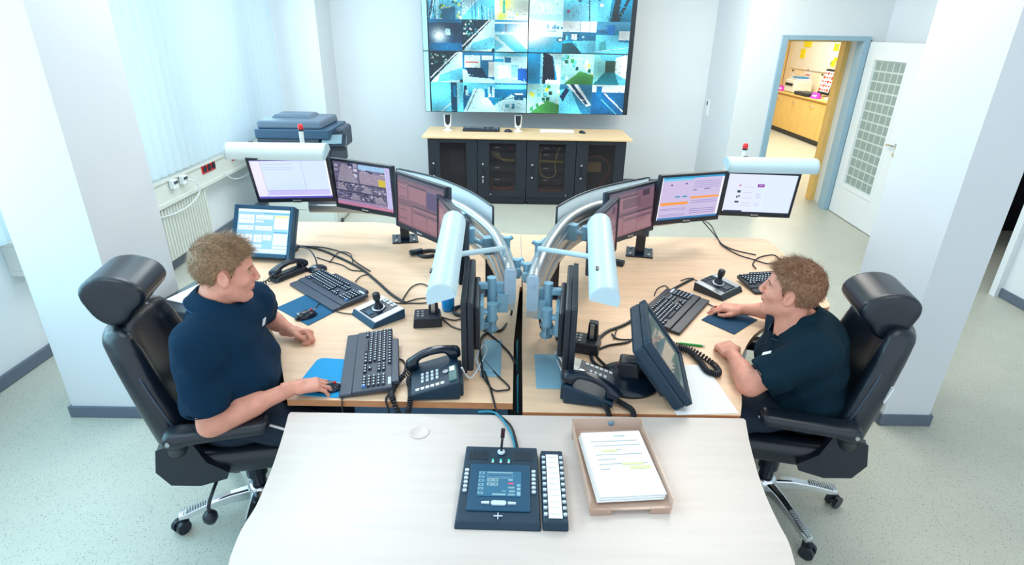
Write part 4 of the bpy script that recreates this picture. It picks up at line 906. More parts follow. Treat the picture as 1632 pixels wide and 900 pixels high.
mL = at(487, 500, DZ+.02); mouse((mL.x, mL.y, DZ+.0045), R(-48), 'idle black mouse with red wheel on the dark blue mat')
mm = at(519, 611, DZ+.03); mouse((mm.x+.005, mm.y, DZ+.0045), R(-85), 'black mouse held by the left operator on the bright mat')
mouse((1.085, 2.60, DZ+.0045), R(60), 'black mouse held by the right operator on the dark mat')
mouse((-.054, 7.40, .851), R(80), 'black mouse beside the black keyboard on the rack board'); mouse((.89, 7.40, .851), R(30), 'black mouse beside the white keyboard on the rack board')
def coil(path, rc, r, turns, n=14):
    P = spline(path, 20); out = []; N = len(P); tot = turns*n; up = Vector((0, 0, 1))
    for i in range(tot+1):
        f = i/tot*(N-1); a = int(min(f, N-2)); v = P[a].lerp(P[a+1], f-a); tt = (P[a+1]-P[a]).normalized()
        u_ = tt.cross(up).normalized() if abs(tt.z) < .95 else tt.orthogonal().normalized(); w_ = tt.cross(u_); an = 2*math.pi*i/n
        out.append(v+(u_*math.cos(an)+w_*math.sin(an))*rc)
    return MB().tube(out, r, 5)
def handset_mesh():
    def f(P):
        d = cap(P, (0, -.085, .0), (0, .085, .0), .017)
        q = P.copy(); q[:, 2] = q[:, 2]-.028*(1-(q[:, 1]/.1)**2)
        d = rbox(q, (0, 0, 0), (.021, .105, .013), .012)
        d = smin(d, rbox(P, (0, .088, -.008), (.027, .026, .018), .014), .02); return smin(d, rbox(P, (0, -.088, -.008), (.027, .026, .018), .014), .02)
    return nets(f, (-.04, -.13, -.04), (.04, .13, .055), .005)
HV, HQ = handset_mesh()
def desk_phone(loc, rot, label, ms):
    t = thing('desk_phone', label, 'telephone', loc, rot, 'black desk telephones')
    w_, d_ = .22, .19
    vs = [(-w_/2, -d_/2, .012), (w_/2, -d_/2, .012), (w_/2, d_/2, .0), (-w_/2, d_/2, .0), (-w_/2, -d_/2, .035), (w_/2, -d_/2, .035), (w_/2, d_/2, .085), (-w_/2, d_/2, .085)]
    q = MB(); q.add(vs, [(0, 3, 2, 1), (4, 5, 6, 7), (0, 1, 5, 4), (1, 2, 6, 5), (2, 3, 7, 6), (3, 0, 4, 7)]); q.box((0, d_/2-.01, .03), (w_*.8, .05, .06)); q.build('base', DEVT, t, .006)
    SM = Matrix.Translation((0, 0, .06)) @ Matrix.Rotation(math.atan2(.05, d_), 4, 'X')
    for r_ in range(4):
        for c_ in range(3): MB().box((-.005+.024*c_, -.05+.02*r_, .003), (.015, .011, .006)).build('key', [KEYL], t, .001, M=SM)
    for c_ in range(6): MB().box((.088, -.07+.02*c_, .002), (.012, .014, .004)).build('line_key', PAPER, t, M=SM)
    MB().cyl((.02, .045, 0), (.02, .045, .006), .012).build('navigation_key', SATIN, t, M=SM)
    MB().box((.045, .073, .003), (.1, .032, .008)).build('display', mat('green grey display', rgb(70, 110, 110), .2, noise=.05, nscale=9), t, .001, M=SM); MB().box((.018, .073, .009), (.03, .02, .003)).build('label_card', PAPER, t, M=SM)
    h_ = np_obj('handset', HV, HQ, BLKG, t, M=SM @ Matrix.Translation((-.078, 0, .028)))
    return t
desk_phone((-.295, 1.925, DZ), R(-82), 'black desk phone on the left desk beside the edge-on monitor', None)
desk_phone((.33, 1.90, DZ), R(76), 'black desk phone on the right desk beside the touch screen base', None)
o = coil([(-.40, 1.98, .765), (-.44, 1.93, .75), (-.455, 1.85, .745), (-.44, 1.80, .745), (-.41, 1.77, .69), (-.385, 1.775, .70), (-.375, 1.805, .745), (-.385, 1.87, .745), (-.40, 1.93, .755), (-.37, 1.97, .76)], .009, .0035, 60).build('coiled_cord', CABLE); tag(o, 'coiled black phone cord looping over the left desk edge', 'phone cord', 'coiled phone cords')
o = coil([(.36, 1.80, .75), (.375, 1.765, .745), (.39, 1.745, .70)], .008, .0035, 14).build('coiled_cord', CABLE); tag(o, 'short coiled cord dropping at the right phone’s near corner'.replace('’', "'"), 'phone cord', 'coiled phone cords')
o = coil([(.40, 1.84, .75), (.44, 1.80, .745), (.47, 1.755, .745), (.475, 1.742, .70)], .008, .0035, 22).build('coiled_cord', CABLE); tag(o, 'coiled cord between the right phone and the touch screen base', 'phone cord', 'coiled phone cords')
o = coil([(.70, 2.30, .745), (.76, 2.255, .745), (.83, 2.20, .745), (.885, 2.09, .745), (.88, 2.02, .745), (.84, 2.04, .745), (.83, 2.12, .745), (.80, 2.20, .75), (.74, 2.235, .745), (.70, 2.26, .745)], .010, .004, 66).build('coiled_cord', CABLE); tag(o, 'long coiled cord looping beside the white sheet on the right desk', 'phone cord', 'coiled phone cords')
def joystick(loc, rot, label, top):
    t = thing('joystick_controller', label, 'joystick', loc, rot, 'camera joystick controllers')
    w_, d_ = .205, .185
    vs = [(-w_/2, -d_/2, 0), (w_/2, -d_/2, 0), (w_/2, d_/2, .0), (-w_/2, d_/2, .0), (-w_/2, -d_/2+.015, .028), (w_/2, -d_/2+.015, .028), (w_/2, d_/2, .05), (-w_/2, d_/2, .05)]
    F6 = [(0, 3, 2, 1), (4, 5, 6, 7), (0, 1, 5, 4), (1, 2, 6, 5), (2, 3, 7, 6), (3, 0, 4, 7)]
    q = MB(); q.add(vs, F6[:1]+F6[2:]+F6[1:2]); q.m[-1] = 0
    q.build('base', CASB if top else BLK, t, .003)
    SM = Matrix.Translation((0, .008, .0395)) @ Matrix.Rotation(math.atan2(.022, d_-.015), 4, 'X')
    MB().box((0, 0, .001), (w_-.006, d_-.022, .004)).build('top_plate', PAPER if top else SATIN, t, .001, M=SM)
    MB().box((0, 0, .004), (.115, d_-.03, .003)).build('keypad_panel', BLKG, t, .001, M=SM)
    MB().lathe([(.001, .005), (.034, .005), (.036, .009), (.028, .011), (.001, .011)]).build('dial_ring', SATIN, t, M=SM)
    MB().lathe([(.026, .008), (.022, .022), (.014, .032), (.012, .05), (.016, .054), (.019, .062), (.019, .085), (.016, .09), (.001, .092)], n=20).build('stick', BLK, t, M=SM)
    for i in range(2):
        for j in range(3): MB().box((-.035+.035*j, .055+.014*i, .007), (.022, .009, .004)).build('button', [PAPER if top else DGREY], t, M=SM)
    MB().box((0, -.055, .006), (.05, .028, .004)).build('display', CASB if top else DGREY, t, M=SM)
joystick((-.655, 2.515, DZ), R(-47), 'white and blue joystick controller between the two left keyboards', True)
joystick((1.165, 2.885, DZ), R(40), 'silver and black joystick controller on the right desk', False)
# handset in its cradle, puck with stub microphone, small stations
t = thing('wall_handset', 'black handset resting in a long cradle beside the left touch screen', 'telephone', (-1.27, 3.0, DZ), R(-32))
MB().box((0, 0, .018), (.075, .24, .036), taper=.8).build('cradle', BLK, t, .01); np_obj('handset', HV*np.array([1.1, 1.05, 1]), HQ, BLKG, t, M=T((0, 0, .055)))
q = coil([(-1.33, 2.90, .765), (-1.35, 2.86, .75), (-1.40, 2.82, .755), (-1.45, 2.78, .75)], .008, .004, 10).build('cord', CABLE, t, world=True)
t = thing('desk_microphone', 'small black puck microphone behind the left grey keyboard', 'microphone', (-1.14, 3.09, DZ), R(-40))
MB().lathe([(.001, 0), (.055, 0), (.055, .012), (.045, .02), (.02, .026), (.001, .028)], n=24).build('base', BLKG, t); MB().tube(spline([at(478, 393, .75), at(492, 397, .79), at(502, 410, .79), at(506, 425, .756)], 6), .0045).build('cord', CABLE, t, world=True); MB().box((.01, -.02, .026), (.03, .02, .006)).build('button', SATIN, t)
def station(loc, rot, label):
    t = thing('intercom_station', label, 'intercom', loc, rot, 'small black intercom stations')
    MB().box((0, 0, .025), (.14, .12, .05), taper=.88).build('base', BLK, t, .006)
    for i in range(2):
        for j in range(3): MB().box((-.045+.022*i, -.03+.024*j, .052), (.012, .012, .004)).build('key', SATIN, t)
    MB().box((.03, .02, .085), (.05, .05, .09), taper=.8).build('cradle', BLK, t, .006); MB().box((.028, -.005, .09), (.018, .006, .07)).build('chrome_strip', SATIN, t)
station((-.40, 2.46, DZ), R(8), 'black intercom station on the left desk under the slanting lamp')
station((.345, 2.24, DZ), R(-15), 'black intercom station beside the edge-on right desk monitor')
t = thing('cup', 'bright blue cup half hidden beneath the slanting lamp', 'cup', (-.315, 2.60, DZ)); MB().lathe([(.001, 0), (.028, 0), (.032, .01), (.034, .1), (.031, .1), (.028, .01), (.001, .008)], n=24).build('body', mat('bright blue plastic', rgb(0, 140, 215), .35, noise=.04, nscale=20), t)
t = thing('headset', 'black headset lying beside the blue cup on the left desk', 'headset', (-.235, 2.57, DZ+.012)); MB().tube([(.05*math.cos(a), .05*math.sin(a), 0) for a in (2*math.pi*i/24 for i in range(22))], .01).build('headband', BLK, t); MB().cyl((.05, 0, -.01), (.05, 0, .03), .026).build('ear_cup', BLKG, t, .004)
t = thing('headset', 'black headset lying near the left post base plate under the screens', 'headset', (-.52, 3.36, DZ+.012), R(30)); MB().tube([(.06*math.cos(a), .05*math.sin(a), .0) for a in (2*math.pi*i/24 for i in range(20))], .012).build('headband', BLK, t); MB().box((-.07, .03, .012), (.09, .04, .03)).build('ear_cup', BLKG, t, .008)
o = MB().box((.64, 3.26, DZ+.016), (.13, .05, .03), rot=rz(R(-25))).box((.60, 3.28, DZ+.035), (.05, .04, .03)).build('cable_adapter', BLK, bevel=.006); tag(o, 'black cable adapter on the right desk near the post base', 'adapter')
# touch screens
def touch(center, w_, h_, yaw, tilt, label, pic, base_r, mt, strength_mat):
    x, y, z = center
    t = thing('touch_screen', label, 'touch screen', (x, y, DZ), yaw, 'touch screens on round desk bases')
    LM = Matrix.Translation((0, 0, z-DZ)) @ Matrix.Rotation(-tilt, 4, 'X')
    q = MB(); b_ = .025
    for s in (-1, 1): q.box((s*(w_/2-b_/2), .0, 0), (b_, .03, h_)); q.box((0, 0, s*(h_/2-b_/2)), (w_-2*b_, .03, b_))
    q.build('bezel', mt, t, .005, M=LM)
    MB().box((0, .038, 0), (w_, .05, h_), taper=1).box((0, .075, -.02), (w_*.7, .03, h_*.6)).build('housing', mt, t, .012, M=LM)
    if pic is not None: picture('screen', pic, w_-2*b_, h_-2*b_, strength_mat, t, LM @ T((0, -.006, 0)))
    else: MB().box((0, -.002, 0), (w_-2*b_, .006, h_-2*b_)).build('screen', mat('glossy switched off screen', rgb(120, 140, 140), .04, spec=.8, noise=.15, nscale=3), t, M=LM)
    MB().lathe([(.001, 0), (base_r, 0), (base_r, .01), (base_r*.8, .03), (base_r*.4, .045), (.001, .05)], (0, .13, 0), n=32).build('base', BLKG, t)
    q = MB(); q.tube([Vector((0, .14, .03)), Vector((0, .13, .08)), LM @ Vector((0, .08, -.02))], .035, 14); q.box((0, .13, .06), (.1, .09, .09), taper=.8); q.build('neck', BLK, t, .008)
    return t
p = Pic(100, 80, (150, 208, 236)); p.rect(0, 0, 1, .06, (226, 240, 246)).rect(.5, .07, 1, .1, (90, 175, 215))
for (x0, y0, x1, y1) in ((.02, .12, .32, .32), (.35, .12, .68, .22), (.35, .25, .5, .3), (.02, .37, .32, .48), (.35, .37, .68, .48), (.02, .58, .15, .75), (.17, .58, .31, .75), (.34, .58, .5, .75), (.52, .58, .68, .7), (.02, .8, .15, .86), (.17, .8, .5, .86), (.03, .9, .98, .97)):
    p.rect(x0, y0, x1, y1, (238, 246, 246))
    for i in range(1, 6): p.rect(x0+(x1-x0)*i/6, y0, x0+(x1-x0)*i/6+.008, y1, (190, 222, 236))
    p.rect(x0, (y0+y1)/2, x1, (y0+y1)/2+.012, (190, 222, 236))
p.rect(.71, .12, .98, .44, (238, 248, 246)).rect(.71, .14, .98, .18, (236, 226, 140)).rect(.71, .5, .98, .53, (40, 150, 200)).rect(.71, .54, .98, .8, (228, 244, 244)).rect(.71, .82, .98, .88, (238, 246, 246))
touch((-1.512, 3.282, .897), .38, .32, R(-5.9), R(28), 'blue framed touch screen on the left desk showing button grids', p, .13, CASB, SB)
touch((.620, 1.96, .890), .37, .31, R(81), R(37), 'dark touch screen of the right desk seen from the side', None, .13, DEVT, None)
# white paper and pen
o = MB().box((.745, 1.93, DZ+.002), (.24, .34, .003), rot=rz(R(4))).build('paper_sheet', PAPER); tag(o, 'blank white sheet on the right desk beneath the touch screen', 'paper')
t = thing('pen', 'green ballpoint pen lying beside the dark touch screen', 'pen', (.79, 2.285, DZ+.006), R(-12)); MB().cyl((0, 0, 0), (.10, 0, 0), .0055).build('barrel', GREEN, t); MB().cyl((.10, 0, 0), (.115, 0, 0), .005, .001).build('tip', SATIN, t); MB().cyl((-.012, 0, 0), (0, 0, 0), .003).build('button', GREEN, t)
# intercom panel and key module on the front table
t = thing('intercom_console', 'dark blue intercom panel with touch display and stub microphone', 'intercom', (-.022, 1.36, DZ), R(-1))
w_, d_ = .245, .32
vs = [(-w_/2-.004, -d_/2, 0), (w_/2+.004, -d_/2, 0), (w_/2, d_/2, .0), (-w_/2, d_/2, .0), (-w_/2, -d_/2+.012, .018), (w_/2, -d_/2+.012, .018), (w_/2-.004, d_/2, .035), (-w_/2+.004, d_/2, .035)]
MB().add(vs, [(0, 3, 2, 1), (4, 5, 6, 7), (0, 1, 5, 4), (1, 2, 6, 5), (2, 3, 7, 6), (3, 0, 4, 7)]).build('case', DEVT, t, .004)
SM = Matrix.Translation((0, .006, .0265)) @ Matrix.Rotation(math.atan2(.017, d_-.012), 4, 'X')
MB().box((0, -.022, .002), (.19, .185, .005)).build('display_surround', CASB, t, .003, M=SM)
p = Pic(90, 66, (48, 118, 158))
for i in range(6): p.rect(.01, .03+.16*i, .13, .12+.16*i, (130, 185, 205)); p.rect(.04, .05+.16*i, .1, .1+.16*i, (60, 120, 160))
p.rect(.2, .03, .8, .07, (140, 190, 210)).rect(.2, .12, .8, .22, (90, 150, 185)).rect(.22, .14, .78, .2, (40, 100, 140)).rect(.2, .27, .75, .29, (140, 195, 215))
for i in range(2):
    for j in range(2): p.rect(.21+.14*i, .3+.17*j, .33+.14*i, .42+.17*j, (150, 195, 205)); p.rect(.24+.14*i, .33+.17*j, .3+.14*i, .39+.17*j, (70, 130, 165))
p.rect(.7, .45, .82, .52, (225, 80, 130)).rect(.7, .3, .8, .38, (140, 195, 215)).rect(.7, .62, .84, .68, (140, 190, 205)).rect(.56, .76, .66, .84, (90, 160, 190)).rect(.72, .76, .86, .84, (140, 190, 205)).rect(.35, .9, .65, .95, (150, 200, 215)).rect(.7, .9, .86, .95, (140, 190, 205)).rect(.9, .5, .98, .6, (120, 190, 215)).rect(.9, .65, .98, .75, (150, 205, 225)).rect(.9, .8, .98, .95, (150, 205, 225))
picture('display', p, .135, .10, SD, t, SM @ Matrix.Translation((.0, -.012, .006)) @ Matrix.Rotation(R(-90), 4, 'X'))
for s in (-1, 1):
    for i in range(6): MB().prism(rrect(.013, .009, .004, 3), 0, .006, c=(s*.106, .042-.0165*i, .001)).build('side_key', [KEYL], t, M=SM)
MB().prism(rrect(.046, .016, .007, 3), 0, .006, c=(0, -.088, .003)).build('talk_key', KEYL, t, M=SM)
for s in (-1, 1): MB().prism([(s*.028, -.092), (s*.052, -.091), (s*.052, -.085), (s*.028, -.083)][::s], 0, .006, c=(0, 0, .003)).build('arrow_key', KEYL, t, M=SM)
MB().box((0, -.132, .003), (.026, .003, .003)).box((0, -.132, .0031), (.003, .022, .003)).build('plus_mark', KEYL, t, M=SM)
for s in (-1, 0, 1): MB().cyl((s*.026, .082, 0), (s*.026, .082, .004), .004, n=10).cyl((s*.026, .091, 0), (s*.026, .091, .004), .003, 0.003, n=10, mi=1).build('indicator', [KEYL, mat('green lamp', rgb(40, 220, 160), .4, emit=.6)], t, M=SM)
for s in (-1, 1):
    q = MB()
    for i in range(8): q.box((s*(.045+.008*i), .112, .0012), (.003, .04, .002))
    q.build('speaker_grille', BLK, t, M=SM)
MB().lathe([(.001, 0), (.012, 0), (.013, .004), (.009, .008), (.001, .008)], (.0, .125, .002)).build('socket_ring', KEYL, t, M=SM)
MB().tube([(0, .125, .002), (.001, .13, .03), (.003, .138, .055)], .0042).build('gooseneck', BLK, t, M=SM)
MB().tube([(.003, .138, .055), (.005, .146, .085)], .007, 12).build('microphone', mat('dark maroon foam', rgb(60, 28, 32), .8, noise=.2, nscale=80), t, M=SM); MB().cyl((.003, .138, .054), (.0032, .139, .058), .0065).build('collar_ring', SATIN, t, M=SM)
t = thing('key_module', 'narrow dark blue key module with white label strip beside the panel', 'key module', (.146, 1.36, DZ), R(-1))
MB().box((0, 0, .014), (.076, .32, .028), taper=.95).build('case', DEVT, t, .004)
MB().box((-.0, -.005, .0305), (.040, .268, .003)).build('label_strip', PAPER, t)
for s in (-1, 1):
    for i in range(11): MB().prism(rrect(.011, .009, .003, 3), .028, .034, c=(s*.0285, .115-.024*i, 0)).build('key', [KEYL], t)
q = MB()
for i in range(11): q.box((0, .115-.024*i, .0324), (.03, .0012, .0006))
q.build('label_rows', SATIN, t)
for s in (-1, 1): MB().cyl((s*.028, .158, .01), (s*.028, .172, .01), .0025, n=8).build('pin', SATIN, t)
# letter tray with documents
t = thing('letter_tray', 'smoky translucent letter tray with documents on the front table', 'letter tray', (.362, 1.455, DZ), R(3))
MB().box((0, .0, .017), (.245, .37, .003)).build('tray_floor', SMOKE, t)
for s in (-1, 1): MB().box((s*.1235, 0, .035), (.003, .37, .045)).build('side_wall', SMOKE, t)
MB().box((0, .186, .04), (.25, .003, .055)).build('back_wall', SMOKE, t)
for s in (-1, 1): MB().box((s*.09, -.186, .012), (.062, .004, .024)).build('front_foot', SMOKE, t); MB().box((s*.11, .17, .008), (.03, .03, .016)).build('back_foot', SMOKE, t); MB().box((s*.1, -.16, .008), (.04, .04, .016)).build('front_block', SMOKE, t)
MB().lathe([(.001, 0), (.011, 0), (.011, .003), (.001, .003)], rot=Matrix.Rotation(R(90), 3, 'X'), c=(.015, .183, .048), n=20).build('logo_badge', mat('blue badge', rgb(120, 150, 170), .4), t)
o = thing('document_stack', 'stack of printed white documents lying in the smoky tray', 'documents', (.366, 1.448, DZ+.02), R(5))
for k in range(3): MB().box((.004*k-.004, -.005+.003*k, .008+.006*k), (.208, .297, .005)).build('sheet', PAPER, o, .001)
q = MB(); q.box((.03, .125, .0235), (.04, .004, .001)); 
for i, (x0, x1) in enumerate(((-.075, .085), (-.07, .09), (-.02, .02), (-.07, .085), (-.07, -.01), (-.07, .09), (-.07, -.04))): q.box(((x0+x1)/2, .10-.022*i, .0235), (x1-x0, .0022, .001))
q.build('printed_text', [mat('grey print', rgb(175, 185, 190), .8)], o)
for c_, s_ in (((-.02, .052, .0236), (.05, .01, .001)), ((.04, -.012, .0236), (.07, .01, .001)), ((.06, -.03, .0236), (.07, .014, .001))): MB().box(c_, s_).build('highlighter_mark', mat('pale green marker', rgb(222, 235, 170), .8), o)
# ------------------------------------------------------------ loose cables
def cable(pts, r, label, m_=CABLE, group='black cables across the desks', n=8):
    o = MB().tube(spline(pts, n), r, 7).build('cable', m_); tag(o, label, 'cable', group); return o
def dk(*ps, z=DZ+.006): return [at(a, b, z) for a, b in ps]
cable(dk((475, 392), (505, 396), (540, 410), (575, 428), (600, 448), (625, 470), (645, 482)), .008, 'thick black cable bundle from the left touch screen to mid desk', n=6)
cable(dk((487, 392), (520, 395), (552, 405), (568, 418), (590, 432)), .004, 'thin black cable arching beside the thick left bundle')
cable(dk((505, 410), (520, 415), (545, 422), (560, 430), (582, 432)), .0035, 'thin cable behind the left grey keyboard')
cable(dk((525, 418), (540, 402), (558, 404), (562, 418)), .003, 'small cable arc above the left grey keyboard')
cable(dk((640, 480), (655, 458), (672, 452), (690, 460)), .0035, 'thin cable arc rising from the bundle end')
cable(dk((645, 482), (665, 476), (685, 475), (680, 482), (655, 483), (628, 482), (610, 474)), .0035, 'flat cable loop left of the slanting lamp')
cable(dk((502, 492), (515, 478), (530, 480), (535, 495), (560, 500), (575, 497)), .003, 'idle mouse cord running to the joystick')
cable(dk((566, 449), (575, 440), (588, 437)), .003, 'short keyboard cord behind the left grey keyboard')
cable(dk((527, 608), (540, 615), (545, 632))+[Vector((-.64, 1.80, .70)), Vector((-.64, 1.79, .60))], .003, 'mouse cord dropping over the left desk edge')
cable(dk((628, 572), (642, 574), (645, 590), (625, 622), (615, 636))+[Vector((-.46, 1.795, .70)), Vector((-.46, 1.79, .62))], .004, 'keyboard cord dropping over the left desk edge')
cable(dk((705, 507), (720, 520), (740, 528), (752, 545)), .0035, 'thin cable running from the intercom to the edge-on monitor')
cable(dk((703, 505), (725, 510), (742, 505)), .0035, 'thin cable behind the left intercom station')
cable([(.0, 2.32, .95)]+dk((815, 500), (800, 525), (780, 528), (765, 545), (770, 600)), .006, 'black cable falling from the left rail end to the outlet plate')
cable(dk((765, 520), (785, 536), (810, 560), (822, 580)), .005, 'black cable with adapter leading into the desk seam')
cable(dk((768, 570), (790, 595), (812, 617), (800, 622), (785, 620), (770, 600)), .0035, 'thin cable loop on the left outlet plate')
cable(dk((768, 580), (782, 620), (790, 650), (795, 660), (815, 680), (826, 718), z=DZ+.005), .004, 'black cable crossing to the front table intercom panel')
cable(dk((762, 656), (790, 658), (812, 685), (822, 718), z=DZ+.008), .004, 'blue green cable beside the black one at the front table', CABB, 'blue cables')
cable([(-.19, 1.95, .80)]+dk((748, 602), (760, 590), (775, 560), (770, 550), (760, 570), (765, 590)), .005, 'white cable looping at the foot of the edge-on left monitor', CABW, 'white cables on the desks')
cable([(.225, 2.0, .80)]+dk((885, 560), (890, 580), (902, 600), (910, 610)), .005, 'white cable curving to the right phone', CABW, 'white cables on the desks')
cable([(.13, 2.30, .92), (.15, 2.28, .80)]+dk((880, 520), (888, 540)), .006, 'black cable falling from the right rail end')
cable(dk((962, 588), (945, 575), (945, 555), (965, 530), (1000, 515), (1030, 490), (1060, 468), (1104, 444)), .008, 'thick black cable bundle behind the right touch screen', n=6)
cable(dk((975, 590), (955, 572), (950, 560), (970, 550), (1000, 545), (1012, 535)), .005, 'black cable from the right touch screen base')
cable(dk((978, 540), (985, 522), (1000, 514), (1010, 516)), .003, 'thin cable arc near the adapter behind the right touch screen')
cable(dk((975, 532), (985, 540), (1005, 541)), .004, 'short cable with ferrite behind the right touch screen')
cable(dk((1043, 470), (1048, 460), (1060, 455), (1068, 462)), .003, 'little cable arc at the corner of the right keyboard')
cable(dk((1112, 448), (1100, 443), (1085, 447)), .003, 'thin cord at the left of the right joystick')
cable(dk((1122, 480), (1135, 487), (1150, 491)), .003, 'right mouse cord between keyboard and mat')
cable([(1.26, 3.62, .92)]+dk((1142, 378), (1150, 390), (1175, 405), (1200, 413), (1225, 420), (1242, 414), (1232, 406), (1210, 410), (1200, 420), (1205, 428)), .004, 'black cable hanging below the right monitors and looping by the keyboard')
cable([(1.24, 3.64, .93)]+dk((1132, 358), (1140, 372), (1150, 388), (1170, 398), (1205, 406)), .004, 'second black cable under the right monitors')
for yy, lab in ((2.0, 'blue cable end standing in the desk seam'), (2.3, 'second blue cable higher up in the desk seam')):
    cable([(.04, yy-.1, .62), (.038, yy, .70), (.042, yy+.12, .66), (.04, yy+.2, .55)], .004, lab, CABB, 'blue cables')
# ------------------------------------------------------------ office chairs
def chair(loc, az, spoke0, label, hz=0, lean=12, hx=.245):
    t = thing('office_chair', label, 'chair', (loc[0], loc[1], 0), az, 'high backed leather office chairs')
    def seat(P):
        q = P.copy(); q[:, 2] += .03*np.clip((q[:, 0]-.12)/.15, 0, 1)**2
        d = rbox(q, (.02, 0, .455), (.27, .25, .055), .05)
        for s in (-1, 1): d = smin(d, cap(q, (-.2, s*.215, .49), (.2, s*.22, .485), .045, .038), .03)
        d = smin(d, cap(q, (.22, -.17, .475), (.22, .17, .475), .05), .03)
        return d+.004*np.exp(-((np.abs(q[:, 1])-.165)/.008)**2)
    V, Q = nets(seat, (-.3, -.3, .36), (.34, .3, .58), .011); np_obj('seat', V, Q, LEATHER, t)
    sn, cs = math.sin(R(lean)), math.cos(R(lean))
    def tb(P):   # into the leaning frame of the back
        x = P[:, 0]+.175; z = P[:, 2]-.45
        return np.stack([x*cs+z*sn, P[:, 1], -x*sn+z*cs], 1)
    def back(P):
        q = tb(P); hgt = np.clip(q[:, 2]/.62, 0, 1); wdt = 1-.30*hgt**2
        q2 = q.copy(); q2[:, 1] /= wdt; q2[:, 0] += .06*(q2[:, 1]/.25)**2*-1
        d = rbox(q2, (-.04, 0, .275), (.055, .25, .335), .05)*.92
        for s in (-1, 1): d = smin(d, cap(q, (.035, s*.215, .05), (.01, s*.158, .50), .05, .042), .035)
        d = smin(d, cap(q, (.015, -.10, .14), (.015, .10, .14), .045), .05)
        return d+.005*np.exp(-((np.abs(q[:, 1])-.155*wdt)/.007)**2)*(q[:, 0] > -.04)
    V, Q = nets(back, (-.47, -.32, .38), (.06, .32, 1.16), .012); np_obj('backrest', V, Q, LEATHER, t)
    q = MB()
    for s in (-1, 1): q = MB(); q.tube([Matrix.Rotation(R(-lean), 3, 'Y') @ Vector((x, y, z))+Vector((-.175, 0, .45)) for x, y, z in spline([(.06, s*.235, .02), (.055, s*.245, .2), (.035, s*.225, .4), (.015, s*.172, .52)], 6)], .0045).build('piping', SEAM, t)
    def head(P):
        x, y, z = P[:, 0]+hx, P[:, 1], P[:, 2]-1.19-hz
        a = R(14); X = x*math.cos(a)+z*math.sin(a); Z = -x*math.sin(a)+z*math.cos(a)
        Xs = np.stack([X, np.zeros_like(X), Z+.25*X], 1); e = smin(ell(Xs, (0, 0, .01), (.100, 1, .072)), ell(Xs, (-.035, 0, -.055), (.058, 1, .062)), .05)
        d2 = np.stack([np.maximum(e+.022, 0), np.maximum(np.abs(y)-.108, 0)], 1)
        return np.linalg.norm(d2, axis=1)+np.minimum(np.maximum(e+.022, np.abs(y)-.108), 0)-.022
    V, Q = nets(head, (-.48, -.18, 1.04+hz), (-.06, .18, 1.33+hz), .009); ho = np_obj('headrest', V, Q, LEATHER, t)
    for s in (-1, 1):
        q = MB(); N = 28; a = R(14); pts = []
        for i in range(N+1):
            th = 2*math.pi*i/N; rr_ = .094; X = rr_*math.cos(th); Z = (.067+.055*max(0, -math.sin(th-.35))**2)*math.sin(th)+.01-.25*X; X -= .02*max(0, -math.sin(th))
            pts.append((X*math.cos(a)-Z*math.sin(a)-.245, s*.115, X*math.sin(a)+Z*math.cos(a)+1.19+hz))
        if False: MB().prism([(-.02, -.045), (.05, -.01), (.035, .035)][::s], 0, .006, rot=Matrix.Rotation(R(90), 3, 'X'), c=(-.22, s*.132+(.003), 1.155+hz)).build('strap_tab', LEATHER, ho, .002)
    MB().box((-.04-hx, 0, 1.07+hz/2), (.035, .16, .14)).build('headrest_bracket', BLK, t, .01)
    for s in (-1, 1):
        def arm(P):
            q = P.copy(); q[:, 2] -= .03*np.clip(-q[:, 0]/.2, -1, 1)*-.3
            d = rbox(q, (-.01, s*.30, .672), (.185, .046, .027), .025); d = smin(d, cap(q, (-.15, s*.29, .655), (-.17, s*.27, .60), .04), .03)
            return d
        V, Q = nets(arm, (-.34, min(s*.2, s*.37), .5), (.22, max(s*.2, s*.37), .74), .011); a_ = np_obj('armrest', V, Q, LEATHER, t)
        MB().prism([(-.24, .60), (-.26, .50), (-.22, .43), (-.12, .41), (-.02, .43), (-.01, .46), (-.08, .52), (-.12, .64)], -.016, .016, rot=Matrix.Rotation(R(90), 3, 'X'), c=(0, s*.27, 0)).build('arm_support', BLK, a_, .008)
        MB().cyl((-.165, s*.345, .668), (-.165, s*.352, .668), .008).build('arm_bolt', SATIN, a_)
    MB().box((-.0, 0, .385), (.26, .22, .06), taper=1.2).build('mechanism', BLK, t, .015)
    MB().cyl((0, 0, .11), (0, 0, .37), .034, .03).cyl((0, 0, .2), (0, 0, .37), .045, .045).build('gas_column', BLKG, t, .003)
    q = MB().tube(spline([(-.08, -.1, .37), (-.1, -.22, .34), (-.12, -.26, .29), (-.125, -.262, .25)], 5), .007); q.build('lever', BLK, t)
    MB().lathe([(.001, -.03), (.018, -.026), (.028, -.008), (.028, .012), (.018, .026), (.001, .03)], c=(-.126, -.262, .225)).build('lever_knob', BLK, t)
    MB().lathe([(.001, .06), (.05, .06), (.055, .09), (.05, .135), (.036, .15), (.001, .15)]).build('hub', CHROME, t)
    for k in range(5):
        M_ = Matrix.Rotation(spoke0-az+R(72)*k, 4, 'Z'); q = MB(); pts = [(.03, .115, .030, .032), (.12, .118, .024, .026), (.22, .108, .021, .02), (.30, .095, .024, .016), (.335, .088, .018, .012)]
        vs = []
        for x, z, hw, hh in pts: vs += [(x, -hw, z-hh), (x, hw, z-hh), (x, hw*.8, z+hh*.4), (x, hw*.45, z+hh*.6), (x, -hw*.45, z+hh*.6), (x, -hw*.8, z+hh*.4)]
        q.add(vs, [(6*i+j, 6*i+(j+1) % 6, 6*i+6+(j+1) % 6, 6*i+6+j) for i in range(len(pts)-1) for j in range(6)]+[(5, 4, 3, 2, 1, 0), tuple(range(24, 30))], 0)
